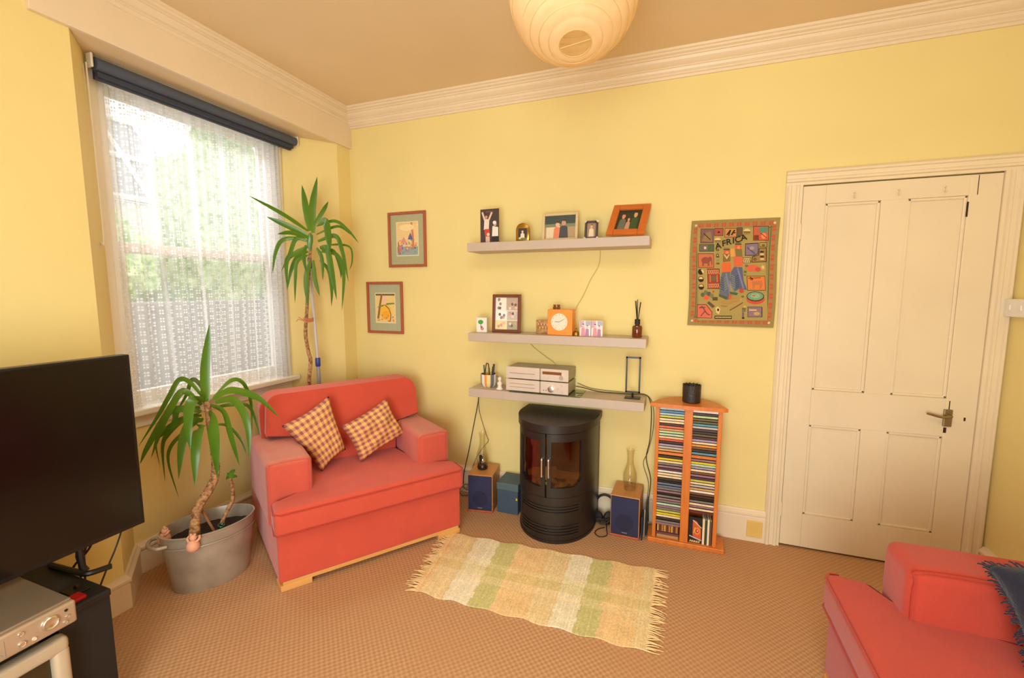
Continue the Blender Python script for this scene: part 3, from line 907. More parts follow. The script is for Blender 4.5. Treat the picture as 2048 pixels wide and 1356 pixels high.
def art_blue(a):
    a.rect(.17, .17, .84, .86, (232, 214, 170)); a.rect(.19, .19, .82, .84, (236, 206, 150))
    a.rect(.19, .55, .82, .84, (240, 204, 140)); a.rect(.19, .19, .82, .36, (150, 170, 170))
    rnd = random.Random(1)
    for k in range(50):
        c = rnd.choice([(90, 110, 170), (120, 150, 180), (220, 120, 100), (236, 200, 120), (140, 160, 120), (190, 130, 150), (228, 160, 110)])
        a.ell(rnd.uniform(.23, .78), rnd.uniform(.22, .50), rnd.uniform(.02, .05), rnd.uniform(.012, .03), c, 7)
    a.poly([(.66, .30), (.72, .30), (.70, .6), (.66, .84), (.62, .84), (.64, .6)], (206, 130, 84))
    a.poly([(.20, .25), (.27, .25), (.25, .45), (.22, .47)], (176, 120, 80))
    a.poly([(.52, .5), (.60, .64), (.68, .5)], (90, 100, 160)); a.poly([(.28, .42), (.40, .56), (.48, .44)], (226, 150, 120))
    a.ell(.5, .74, .22, .07, (246, 222, 160), 12)
    for k in range(8): a.line((.25 + .07 * k, .8), (.3 + .065 * k, .83), .003, (206, 160, 110))
def art_yellow(a):
    a.rect(.19, .17, .83, .82, (236, 222, 180)); a.rect(.21, .19, .81, .80, (240, 206, 130))
    a.rect(.21, .76, .81, .80, (110, 100, 60))
    a.ell(.5, .42, .2, .16, (246, 190, 60), 12); a.ell(.52, .34, .12, .1, (250, 170, 40), 10)
    a.ell(.50, .66, .05, .09, (244, 196, 180), 10)
    a.poly([(.38, .80), (.44, .80), (.36, .52), (.30, .26), (.24, .26), (.30, .52)], (150, 100, 60))
    pts = [(.5, .56), (.62, .48), (.68, .36), (.66, .22)]
    for p, q in zip(pts, pts[1:]): a.line(p, q, .007, (134, 84, 60))
    a.poly([(.24, .50), (.44, .53), (.50, .57), (.34, .55)], (130, 140, 60)); a.poly([(.52, .56), (.80, .58), (.8, .61), (.56, .60)], (124, 138, 60))
    rnd = random.Random(5)
    for k in range(26):
        c = rnd.choice([(240, 150, 60), (200, 110, 60), (246, 214, 120), (120, 120, 70), (230, 120, 110)])
        a.ell(rnd.uniform(.25, .78), rnd.uniform(.20, .34), .018, .012, c, 6)
framed('framed_print', 'tall red-framed print of blue and pink figures under a tree, upper of the two', .316, .392, .019, .016, redwood_m, (.487, -.001, 1.621), mount=(176, 172, 130), group='prints beside the corner', art=art_blue)
framed('framed_print', 'red-framed print of a yellow bird by a curved tree, lower of the two', .318, .385, .019, .016, redwood_m, (.279, -.001, 1.132), mount=(178, 176, 140), group='prints beside the corner', art=art_yellow)

# ------------------------------------------------------------------ printed cloth
def poster():
    w, h = .441, .594
    t = thing('printed_cloth', 'hanging olive and red printed cloth lettered AFRICA beside the door', 'wall hanging', (2.605, -.004, 1.249))
    def fn(v):
        x, y, z = v
        return (x + .003 * math.sin(z * 11), y - .004 - .0012 * math.sin(x * 9 + z * 4) - .0010 * math.sin(z * 9), z + (x / w) * -.004)
    nx, nz = 20, 26
    V = [fn((-w / 2 + w * i / nx, 0, h * j / nz)) for j in range(nz + 1) for i in range(nx + 1)]
    F = [(j * (nx + 1) + i, j * (nx + 1) + i + 1, (j + 1) * (nx + 1) + i + 1, (j + 1) * (nx + 1) + i) for j in range(nz) for i in range(nx)]
    me = bpy.data.meshes.new('cloth'); me.from_pydata(V, [], F); me.materials.append(mat('olive_cotton', (156, 134, 80), .95, var=.12, scale=200))
    o = bpy.data.objects.new('cloth', me); COL.objects.link(o); o.parent = t
    a = Art(w, h, 0.0)
    def Z(x, y):
        v = (y - 110) / 1155.0
        x += 0
        lx = 180 - 50 * v; rx = 1145 - 90 * v
        ytop = 118 - 33 * ((x - lx) / (rx - lx)); ybot = 1250 + 28 * ((x - lx) / (rx - lx))
        return ((x - lx) / (rx - lx), 1 - (y - ytop) / (ybot - ytop))
    def strip_rect(x0, y0, x1, y1, c):   # split long shapes so they follow the cloth
        n = max(1, int(max(abs(x1 - x0), abs(y1 - y0)) / 90))
        for k in range(n):
            if abs(x1 - x0) > abs(y1 - y0):
                xa, xb = x0 + (x1 - x0) * k / n, x0 + (x1 - x0) * (k + 1) / n; q = [(xa, y0), (xb, y0), (xb, y1), (xa, y1)]
            else:
                ya, yb = y0 + (y1 - y0) * k / n, y0 + (y1 - y0) * (k + 1) / n; q = [(x0, ya), (x1, ya), (x1, yb), (x0, yb)]
            kk = a.k; a.poly([Z(*p) for p in q][::-1], c)
            if k < n - 1: a.k = kk
    def q(x0, y0, x1, y1, c, ol=None):
        if ol: q(x0 - 5, y0 - 5, x1 + 5, y1 + 5, ol)
        a.poly([Z(x0, y1), Z(x1, y1), Z(x1, y0), Z(x0, y0)], c)
    def e(x, y, rx, ry, c, n=12, t0=0, t1=2 * PI):
        a.poly([Z(x + rx * math.cos(t0 + (t1 - t0) * i / (n - 1 if t1 < 6 else n)), y - ry * math.sin(t0 + (t1 - t0) * i / (n - 1 if t1 < 6 else n))) for i in range(n)], c)
    def ln(p, r, wd, c): a.line(Z(*p), Z(*r), wd, c)
    def pl(pts, c): a.poly([Z(*p) for p in pts], c)
    red, dred, olive, dk, green, cream, blue, orange, brn, mauve = (196, 92, 56), (150, 60, 36), (150, 138, 70), (52, 34, 20), (104, 110, 60), (226, 196, 132), (104, 108, 124), (226, 108, 52), (124, 78, 46), (132, 92, 96)
    a.k = 14
    # border bands
    for k in range(30):
        f0, f1 = .06 + .88 * k / 30, .06 + .88 * (k + .8) / 30
        c = red if k % 3 else (182, 120, 74)
        kk = a.k
        a.rect(f0, .935, f1, .972, c); a.k = kk; a.rect(f0, .028, f1, .062, c); a.k = kk
        a.rect(.035, f0, .075, f1, c); a.k = kk; a.rect(.925, f0, .965, f1, c); a.k = kk
    a.k += 2
    for k in range(12):
        kk = a.k
        f0, f1 = .07 + .86 * k / 12, .07 + .86 * (k + 1) / 12
        for r_ in ((.083, f0, .093, f1), (.907, f0, .917, f1), (f0, .912, f1, .92), (f0, .078, f1, .086)): a.rect(*r_, (92, 104, 60)); a.k = kk
    a.k += 2
    for u in (.055, .945):
        for v_ in (.045, .955): a.ell(u, v_, .016, .012, (214, 200, 150), 8)
    # inner ground panels
    for y_ in range(0, 9): strip_rect(250, 190 + y_ * 112, 990, 302 + y_ * 112, (172 + (y_ % 2) * 4, 150, 84))
    # boxes
    q(290, 205, 430, 350, mauve, dk); e(360, 280, 50, 40, (120, 104, 70)); pl([(300, 330), (350, 240), (400, 230), (420, 340)], (150, 120, 80)); ln((320, 250), (400, 320), .004, dk)
    q(445, 200, 535, 272, (176, 84, 72), dk); e(490, 238, 14, 10, dk, 8)
    q(560, 200, 683, 288, (206, 140, 84), dk); ln((580, 270), (620, 215), .008, dk); ln((620, 215), (600, 280), .006, dk); ln((630, 270), (665, 215), .008, dk); ln((640, 245), (675, 245), .006, dk)
    q(695, 195, 745, 275, (130, 96, 70), dk)
    for k in range(4): ln((702 + k * 12, 198), (702 + k * 12, 272), .0015, dk)
    e(797, 232, 38, 30, cream, 12, 0, PI); q(760, 232, 834, 240, dk)
    for k in range(5): ln((768 + k * 15, 240), (766 + k * 15, 262), .002, dk)
    e(480, 325, 36, 28, cream, 10, 0, PI); q(445, 326, 516, 332, dk)
    for k in range(4): ln((452 + k * 18, 332), (452 + k * 18, 352), .002, dk)
    q(868, 180, 1022, 325, (206, 96, 62), dk); q(925, 185, 1018, 245, (98, 140, 112)); q(872, 272, 925, 322, (120, 60, 40)); e(975, 280, 28, 34, (236, 140, 90), 8); ln((940, 250), (1005, 300), .003, dk)
    q(278, 370, 436, 440, (100, 116, 80), dk); q(300, 375, 360, 432, (120, 96, 120)); e(340, 405, 16, 16, cream, 8)
    for k in range(4): ln((380 + k * 16, 372), (380 + k * 16, 438), .0018, dk)
    q(262, 470, 432, 615, (212, 110, 68), dk); q(276, 484, 418, 602, (196, 120, 80)); 
    e(345, 540, 50, 36, (150, 80, 60), 12); e(395, 525, 22, 26, (150, 80, 60), 10); q(305, 555, 325, 600, (150, 80, 60)); q(365, 555, 385, 600, (150, 80, 60)); ln((412, 530), (412, 590), .005, (150, 80, 60))
    q(358, 635, 490, 845, (160, 64, 48), dk)
    for k in range(6):
        ln((365 + k * 21, 642), (385 + k * 21, 690), .0025, (224, 160, 110)); ln((385 + k * 20, 642), (365 + k * 20, 690), .0025, (224, 160, 110))
        ln((365 + k * 21, 792), (385 + k * 21, 840), .0025, (224, 160, 110)); ln((385 + k * 20, 792), (365 + k * 20, 840), .0025, (224, 160, 110))
    e(425, 735, 34, 30, (110, 104, 66), 10); q(380, 700, 395, 775, (206, 110, 70)); q(458, 700, 473, 775, (206, 110, 70))
    for yy, up in ((665, 0), (745, 1), (828, 0)):
        e(285, yy, 32, 32, dk, 14); e(296 if yy < 700 else 285, yy - 2, 24, 24, cream, 12, 0 if yy > 700 else -1, PI if yy > 700 else 2.0)
    q(348, 640, 354, 840, (224, 200, 120))
    # left lower fruit and masks
    for (x, y, c) in ((300, 915, (92, 104, 70)), (335, 890, (110, 120, 80)), (370, 905, (84, 92, 88)), (400, 925, (130, 120, 70))): e(x, y, 24, 26, c, 9)
    e(340, 945, 34, 26, (226, 96, 66), 10); q(408, 940, 465, 978, (90, 80, 46)); e(420, 880, 12, 12, (206, 60, 40), 8)
    pl([(235, 1170), (405, 1175), (408, 1105), (340, 1020), (238, 1020)], dk); pl([(241, 1165), (399, 1170), (402, 1108), (336, 1026), (243, 1026)], (226, 108, 84))
    for p_, r_ in (((260, 1060), (330, 1050)), ((300, 1050), (345, 1120)), ((345, 1120), (380, 1140)), ((330, 1090), (280, 1150)), ((260, 1060), (300, 1040))): ln(p_, r_, .006, (110, 84, 60))
    pl([(345, 1005), (370, 985), (435, 1040), (410, 1062)], (96, 80, 70)); 
    pl([(440, 1060), (465, 1040), (495, 1070), (480, 1130), (450, 1110)], cream); e(470, 1080, 12, 16, dk, 8)
    q(432, 1145, 620, 1180, dk)
    for k in range(13): e(446 + k * 13.5, 1162, 6, 9, (214, 190, 130), 6)
    # centre: two women walking
    for x, y, s_ in ((580, 425, 1), (705, 368, 1)):
        q(x - 35, y - 5, x + 35, y + 5, dk); q(x - 30, y - 18, x + 30, y - 10, (110, 90, 50))
        pl([(x - 38, y + 10), (x + 38, y + 10), (x + 28, y + 50), (x - 26, y + 50)], (222, 92, 56)); e(x + 4, y + 34, 18, 18, (240, 140, 84), 8)
    pl([(540, 470), (615, 470), (620, 550), (535, 560)], (136, 104, 60)); pl([(545, 480), (580, 530), (612, 480), (600, 475), (580, 505), (560, 475)], (224, 180, 110))
    pl([(670, 420), (745, 420), (750, 510), (680, 505)], (130, 112, 66)); q(622, 415, 665, 500, (232, 160, 70))
    pl([(525, 570), (622, 560), (625, 665), (520, 672)], orange); pl([(650, 500), (745, 500), (750, 600), (655, 612)], (222, 104, 66))
    pl([(520, 672), (612, 665), (600, 760), (585, 960), (570, 968), (480, 930), (500, 760)], blue); pl([(655, 612), (742, 615), (750, 760), (782, 862), (700, 850), (650, 880), (600, 760), (620, 665)], (96, 100, 126))
    for k in range(6):
        ln((505, 720 + k * 26), (540, 740 + k * 26), .004, (70, 84, 96)); ln((540, 740 + k * 26), (575, 712 + k * 26), .004, (134, 144, 110))
        ln((620, 700 + k * 24), (660, 722 + k * 24), .004, (136, 144, 110)); ln((660, 722 + k * 24), (700, 700 + k * 24), .004, (66, 76, 96))
    ln((565, 680), (600, 900), .009, (128, 130, 156)); ln((690, 620), (745, 850), .009, (130, 126, 160)); ln((600, 760), (655, 900), .007, (120, 128, 140))
    pl([(480, 905), (572, 940), (560, 970), (478, 930)], (84, 94, 60)); pl([(595, 880), (685, 895), (670, 920), (600, 905)], (70, 100, 70))
    e(600, 935, 18, 26, (216, 90, 60), 8); e(722, 870, 24, 26, (200, 70, 56), 9)
    pl([(490, 1000), (560, 975), (700, 940), (690, 975), (560, 1010)], (186, 140, 76)); ln((595, 1085), (735, 1000), .004, (120, 60, 30)); ln((500, 1035), (570, 1045), .006, (150, 120, 60))
    # right column
    pl([(780, 360), (922, 352), (918, 470), (872, 492), (775, 492)], dk); pl([(786, 368), (916, 360), (911, 465), (868, 484), (782, 485)], (138, 116, 134)); ln((800, 400), (880, 470), .008, (96, 90, 120)); e(850, 410, 26, 20, (176, 150, 130), 9)
    q(935, 355, 1005, 395, (176, 150, 86), dk); e(972, 380, 20, 12, (120, 90, 50), 9)
    pl([(842, 565), (1000, 560), (1005, 405), (925, 410), (918, 480), (850, 500)], dk); pl([(850, 558), (993, 553), (997, 412), (932, 416), (925, 486), (857, 506)], (158, 124, 70))
    for k in range(4): e(955, 450 + k * 26, 24, 9, cream if k % 2 else dk, 9)
    e(880, 530, 18, 18, (120, 90, 60), 8)
    q(757, 515, 832, 565, cream, dk)
    for k in range(4): ln((765 + k * 18, 520), (775 + k * 18, 560), .003, dk)
    e(850, 625, 70, 38, (220, 104, 66), 12); e(905, 640, 30, 24, (200, 80, 60), 8); e(960, 620, 26, 32, (196, 160, 80), 9); e(960, 615, 12, 18, cream, 8); e(790, 600, 20, 12, green, 7); e(770, 665, 18, 14, green, 7); e(765, 700, 12, 10, green, 7)
    q(790, 715, 972, 862, (226, 128, 62), dk); pl([(830, 770), (940, 760), (945, 800), (930, 850), (915, 850), (915, 805), (870, 808), (855, 850), (838, 850), (842, 800)], (196, 120, 70)); e(835, 745, 18, 14, (150, 86, 50), 8); ln((820, 720), (845, 745), .004, dk); ln((800, 735), (930, 728), .003, dk)
    e(868, 965, 96, 54, (206, 84, 60), 16); e(866, 932, 92, 54, dk, 16); e(866, 930, 84, 46, (120, 160, 122), 16); e(866, 926, 50, 28, (150, 178, 130), 12); e(850, 924, 20, 8, (190, 110, 60), 8)
    q(790, 1050, 930, 1155, (146, 116, 124), dk); q(800, 1075, 880, 1088, cream); e(880, 1120, 34, 20, (200, 160, 100), 9); ln((935, 1055), (935, 1160), .003, dk)
    e(740, 1170, 16, 10, dk, 8); q(728, 1105, 748, 1160, (110, 96, 110))
    for k in range(3): q(725, 1060 + k * 16, 765, 1066 + k * 16, dk)
    e(755, 1045, 14, 12, (210, 180, 90), 8); e(735, 935, 16, 12, green, 8); e(715, 968, 10, 10, (200, 160, 90), 7)
    for k in range(5):
        e(480, 430 + k * 36, 22, 12, (150, 140, 84) if k % 2 else (110, 96, 60), 8)
    e(478, 487, 16, 16, dk, 9); e(478, 487, 8, 8, cream, 8)
    # squeeze the layer stack so nothing stands off the cloth
    kmax = max(l for q_, l in a.BB)
    a.V = [(x, y - .0002, z) for x, y, z in a.V]
    a.build('print', t, cloth_m, fn)
    for s_, x, y, r_ in (('A', 485, 388, 12), ('F', 548, 362, 8), ('R', 600, 345, 8), ('I', 652, 333, 4), ('C', 700, 320, 10), ('A', 762, 300, 14)):
        u, v_ = Z(x, y)
        p = fn((-w / 2 + u * w, -.00016 * kmax - .0008, v_ * h))
        M = Matrix.Translation(p) @ Matrix.Rotation(R(r_), 4, 'Y').inverted() @ Matrix.Rotation(PI / 2, 4, 'X') @ Matrix.Scale(1.0, 4)
        text('lettering', s_, .045, M, mat('ink_black', (34, 24, 16), .8), t, .0006)
poster()

# ------------------------------------------------------------------ things on the top shelf
z1 = SH['top']
def people(a, bg, figs, extra=None):
    a.rect(0, 0, 1, 1, bg)
    if extra: extra(a)
    for (x, base, hgt, skin, top, wd) in figs:
        a.poly([(x - wd, base), (x + wd, base), (x + wd * .8, base + hgt * .62), (x, base + hgt * .72), (x - wd * .8, base + hgt * .62)], top)
        a.ell(x, base + hgt * .84, wd * .48, hgt * .16, skin, 10)
        a.ell(x, base + hgt * .93, wd * .5, hgt * .09, (70, 40, 26), 8, 0, PI)
t = thing('photo_print', 'unframed dark photo print of people in white with raised arms, leftmost on the top shelf', 'photo', (1.190, -.14, z1), rz=R(-3))
b = B(); bx(b, -.066, 0, 0, .066, .004, .213); obj('card', b, mat('photo_card_edge', (220, 210, 196), .6), t)
a = Art(.132, .213, -.0002)
a.rect(0, 0, 1, 1, (72, 54, 54)); a.rect(.3, .9, .7, .94, (120, 70, 60))
a.poly([(.18, .4), (.45, .4), (.48, .7), (.22, .72)], (234, 216, 200)); a.line((.24, .68), (.1, .92), .012, (226, 196, 170)); a.line((.45, .68), (.62, .9), .012, (226, 196, 170)); a.ell(.32, .77, .07, .05, (206, 150, 120), 9); a.ell(.32, .81, .07, .03, (60, 36, 26), 8, 0, PI)
a.poly([(.25, .2), (.5, .2), (.5, .42), (.22, .42)], (206, 60, 50)); a.poly([(.62, .2), (.95, .2), (.95, .46), (.65, .5)], (236, 226, 216)); a.ell(.78, .55, .09, .06, (214, 160, 130), 9); a.ell(.76, .6, .1, .05, (240, 234, 226), 8)
a.rect(.62, .05, .95, .2, (40, 30, 34)); a.poly([(.28, .02), (.5, .02), (.5, .2), (.28, .2)], (222, 180, 160)); a.ell(.42, .26, .08, .05, (240, 210, 190), 8)
a.build('picture', t)

t = thing('framed_photo', 'tiny gold arched photo frame, second from the left on the top shelf', 'photo frame', (1.412, -.13, z1))
b = B(); pts = [(-.044, 0), (.044, 0), (.044, .075)] + [(.044 * math.cos(PI * k / 10), .075 + .040 * math.sin(PI * k / 10)) for k in range(1, 10)] + [(-.044, .075)]
prism(b, pts, -.014, 0, 'y', r=.003); obj('frame', b, brass_m, t, 40)
a = Art(.056, .070, -.0145, z0=.012); people(a, (60, 44, 40), [(.5, 0, .85, (232, 196, 160), (230, 220, 200), .26)]); a.rect(0, 0, 1, .18, (120, 120, 60)); a.ell(.2, .15, .14, .1, (240, 200, 90), 8); a.build('picture', t)

framed('framed_photo', 'wide pale wooden photo frame of a couple by water, middle of the top shelf', .222, .168, .016, .014, palewood_m, (1.640, -.11, z1), (R(-6), 0, 0), cat='photo frame',
       art=lambda a: people(a, (180, 150, 110), [(.42, 0, .72, (236, 180, 140), (226, 130, 90), .14), (.62, 0, .80, (206, 150, 120), (70, 66, 74), .15)], lambda q: (q.rect(0, .62, 1, 1, (60, 72, 66)), q.rect(0, .5, 1, .64, (130, 130, 100)), q.rect(.05, 0, .35, .5, (226, 206, 170)), q.ell(.46, .34, .09, .2, (244, 230, 214), 9))))
framed('framed_photo', 'small dark photo frame with silver corners, fourth from the left on the top shelf', .078, .108, .013, .010, mat('dark_plum_enamel', (52, 28, 30), .3), (1.835, -.135, z1), (R(-10), 0, 0), cat='photo frame',
       art=lambda a: people(a, (160, 130, 100), [(.5, 0, .9, (226, 170, 130), (230, 206, 176), .3)]))
t = bpy.data.objects['framed_photo.002']
for x in (-.036, .036):
    for z in (.004, .104):
        b = B(); bx(b, x - .008, -.0125, z - .006, x + .008, -.0095, z + .006, .002, M=Matrix.Translation((x, 0, z)) @ Matrix.Rotation(R(45 if x * (z - .05) > 0 else -45), 4, 'Y') @ Matrix.Translation((-x, 0, -z))); obj('corner', b, mat('soft_silver', (200, 190, 176), .35, .4), t)
framed('framed_photo', 'chunky orange-brown wooden photo frame of three people, rightmost on the top shelf', .215, .255, .040, .018, orangewood_m, (2.032, -.172, z1 + .006), (R(-42), R(2), R(-6)), cat='photo frame',
       art=lambda a: people(a, (50, 56, 38), [(.25, 0, .82, (226, 150, 130), (110, 112, 96), .16), (.5, 0, .62, (232, 160, 120), (200, 150, 130), .1), (.75, 0, .9, (222, 170, 120), (60, 84, 50), .16)]))

# ------------------------------------------------------------------ things on the middle shelf
z2 = SH['middle']
t = thing('greeting_card', 'small white block with a green tree and red swirl, leftmost on the middle shelf', 'ornament', (1.132, -.14, z2), rz=R(4))
b = B(); bx(b, -.036, -.012, 0, .036, .012, .098, .004); obj('block', b, white_m, t)
a = Art(.066, .09, -.0125, z0=.004); a.ell(.42, .72, .28, .16, (70, 160, 50), 12); a.poly([(.4, .3), (.5, .3), (.46, .62), (.42, .62)], (90, 60, 40)); a.line((.5, .35), (.62, .42), .004, (70, 50, 40)); a.ell(.58, .24, .16, .11, (206, 60, 70), 10); a.ell(.58, .24, .07, .05, (240, 180, 180), 8); a.build('picture', t)
def art_collage(a):
    a.rect(0, 0, 1, 1, (242, 236, 226))
    rnd = random.Random(8)
    for x0, y0, x1, y1, c in ((0, .6, .45, 1, (244, 238, 224)), (.48, .6, 1, 1, (190, 170, 150)), (.0, .3, .5, .58, (250, 248, 244)), (.52, .3, 1, .58, (206, 190, 176)), (0, 0, .5, .28, (240, 226, 170)), (.52, 0, 1, .28, (180, 170, 140))):
        a.rect(x0, y0, x1, y1, c)
        for k in range(5): a.ell(rnd.uniform(x0 + .08, x1 - .08), rnd.uniform(y0 + .06, y1 - .06), .06, .05, rnd.choice([(226, 160, 140), (150, 140, 150), (230, 210, 190), (120, 100, 90), (240, 190, 170)]), 8)
framed('framed_photo', 'tall brown wooden frame holding a collage of pale photos, on the middle shelf', .196, .248, .020, .016, darkwood_m, (1.288, -.10, z2), (R(-4), 0, 0), cat='photo frame', art=art_collage)
t = thing('wooden_plaque', 'small carved tan plaque partly behind the orange clock', 'ornament', (1.533, -.09, z2))
b = B(); bx(b, -.045, -.008, 0, .045, .008, .088, .003); obj('board', b, mat('carved_tan_wood', (206, 160, 96), .6, c2=(150, 100, 50), scale=60), t)
a = Art(.08, .07, -.0085, z0=.012)
for k in range(7): a.ell(.12 + .12 * k, .35 + .3 * (k % 2), .05, .1, (160, 96, 50), 7); a.ell(.15 + .12 * k, .7 - .3 * (k % 2), .04, .08, (236, 200, 140), 7)
a.build('carving', t)
t = thing('mantel_clock', 'square bright orange wooden clock with a round white face, on the middle shelf', 'clock', (1.660, -.125, z2), rz=R(-4))
b = B(); bx(b, -.079, -.035, 0, .079, .035, .158, .004); obj('case', b, clockwood_m, t)
b = B(); lathe(b, [(0, 0), (.052, 0), (.052, .003), (0, .003)], 40, M=Matrix.Translation((-.002, -.0345, .082)) @ Matrix.Rotation(PI / 2, 4, 'X')); f = obj('dial', b, mat('cream_dial', (238, 226, 206), .4, var=.02), t, 40)
b = B()
for k in range(12):
    an = k * PI / 6; cx_, cz_ = -.002 + .044 * math.sin(an), .082 + .044 * math.cos(an)
    bx(b, cx_ - .0012, -.0384, cz_ - .003, cx_ + .0012, -.0374, cz_ + .003)
obj('hour_marks', b, mat('grey_print', (150, 130, 110), .6), f)
for an, l, w_ in ((R(-88), .028, .0022), (R(60), .036, .0015)):
    b = B(); tube(b, [(-.002, -.0388, .082), (-.002 + l * math.sin(an), -.0388, .082 + l * math.cos(an))], w_ / 2, 5); obj('hand', b, blackm_m, f)
def bear(x, lab):
    t = thing('toy_bear', lab, 'ornament', (x, -.125, z2 + .158))
    b = B(); lathe(b, [(0, 0), (.010, .001), (.012, .008), (.009, .016), (0, .018)], 12); lathe(b, [(0, .014), (.007, .016), (.009, .021), (.007, .027), (0, .029)], 12)
    obj('body', b, brown_m, t, True)
    for s in (-1, 1):
        b = B(); lathe(b, [(0, 0), (.003, .001), (.003, .004), (0, .005)], 8, (s * .007, 0), M=Matrix.Translation((0, 0, .024))); obj('ear', b, brown_m, t, True)
bear(1.617, 'left one of two tiny brown bears on top of the orange clock'); bear(1.641, 'right one of two tiny brown bears on top of the orange clock')
t = thing('hand_bell', 'tiny brass bell between the orange clock and the pink photo blocks', 'ornament', (1.757, -.14, z2))
b = B(); lathe(b, [(0, .002), (.019, 0), (.021, .008), (.017, .022), (.008, .030), (.004, .031), (.003, .040), (.005, .043), (.003, .047), (0, .048)], 20); obj('body', b, brass_m, t, 40)
for k, (x, lab) in enumerate(((1.812, 'pink and white photo block of people, nearer the clock'), (1.883, 'pink and white photo block of people, nearer the reed diffuser'))):
    t = thing('photo_block', lab, 'photo', (x, -.14, z2), group='photo blocks on the middle shelf')
    b = B(); bx(b, -.034, -.010, 0, .034, .012, .094, .002); obj('block', b, white_m, t)
    a = Art(.064, .09, -.0105, z0=.002)
    people(a, (244, 226, 226), [(.32, 0, .8, (232, 190, 180), (226, 150, 160), .2), (.7, 0, .7, (240, 200, 190), (186, 130, 170), .18)], lambda q: (q.rect(0, .55, .4, 1, (210, 170, 190)), q.rect(.55, .7, 1, 1, (180, 180, 200))))
    a.build('picture', t)
t = thing('reed_diffuser', 'amber glass reed diffuser with black reeds at the right end of the middle shelf', 'diffuser', (2.112, -.12, z2))
b = B(); lathe(b, [(0, 0), (.026, 0), (.029, .004), (.029, .060), (.024, .070), (.012, .074), (.012, .082)], 28); obj('bottle', b, amber_m, t, 40)
b = B(); lathe(b, [(.0125, .076), (.0155, .077), (.0155, .106), (.0125, .107), (.0, .107)], 20); obj('collar', b, blackm_m, t, 40)
for k in range(5):
    an = k * 2.3; dx, dy = .010 * math.cos(an), .008 * math.sin(an)
    b = B(); tube(b, [(dx * .3, dy * .3, .10), (dx * 1.6, dy * 1.6, .205 + .008 * (k % 3))], .0022, 6); obj('reed', b, blackm_m, t)

# ------------------------------------------------------------------ things on the low shelf
z3 = SH['low']
t = thing('pen_pot', 'round striped mug of pens and glasses at the left of the low shelf', 'mug', (1.160, -.10, z3))
b = B(); lathe(b, [(0, .002), (.036, 0), (.048, .012), (.054, .035), (.055, .088), (.052, .088), (.050, .036), (.040, .012), (0, .010)], 40)
o = obj('mug_body', b, attr_mat('striped_ceramic', .25, .03, 40), t, 40)
def mugc(c):
    a_ = (math.atan2(c.y, c.x) + PI) / (2 * PI) * 14
    return [(236, 214, 150), (120, 118, 120), (240, 236, 226), (236, 156, 80)][int(a_) % 4]
colour_mesh(o, mugc)
b = B(); tube(b, [(.050, 0, .072), (.074, .0, .066), (.076, 0, .034), (.050, 0, .022)], .005, 8, sm=5); obj('handle', b, mat('grey_ceramic', (120, 116, 112), .3), t, 40)
for k, (dx, dy, tx, ty, l, c, lab) in enumerate(((-.02, -.01, -.035, 0, .145, (34, 26, 28), 'black pen leaning left in the striped mug'),
                                                (.0, .0, .004, .0, .13, (150, 190, 30), 'lime green highlighter standing in the striped mug'),
                                                (.014, .01, .026, .01, .135, (28, 24, 30), 'slim black marker in the middle of the striped mug'),
                                                (.026, -.008, .040, -.004, .155, (40, 30, 34), 'fat dark marker at the right of the striped mug'))):
    b = B(); tube(b, [(1.16 + dx, -.10 + dy, z3 + .014), (1.16 + tx, -.10 + ty, z3 + l)], .0045 if k != 3 else .007, 8)
    tag(obj('pen', b, mat('pen_%d' % k, c, .4)), lab, 'pen', 'pens in the striped mug')
b = B(); tube(b, [(1.135, -.115, z3 + .06), (1.150, -.118, z3 + .152), (1.160, -.118, z3 + .158), (1.166, -.116, z3 + .148), (1.170, -.11, z3 + .06)], .003, 6, sm=4)
tag(obj('spectacles', b, black_m), 'folded dark spectacles arm looping above the striped mug', 'glasses')
t = thing('white_figurine', 'small white china figurine between the striped mug and the stereo', 'ornament', (1.262, -.155, z3))
b = B(); lathe(b, [(0, 0), (.024, .001), (.026, .006), (.015, .014), (.013, .026), (.018, .036), (.016, .046), (.008, .052), (.006, .056), (.013, .064), (.014, .074), (.008, .082), (0, .084)], 20); obj('body', b, mat('white_china', (240, 226, 208), .25, var=.02), t, True)
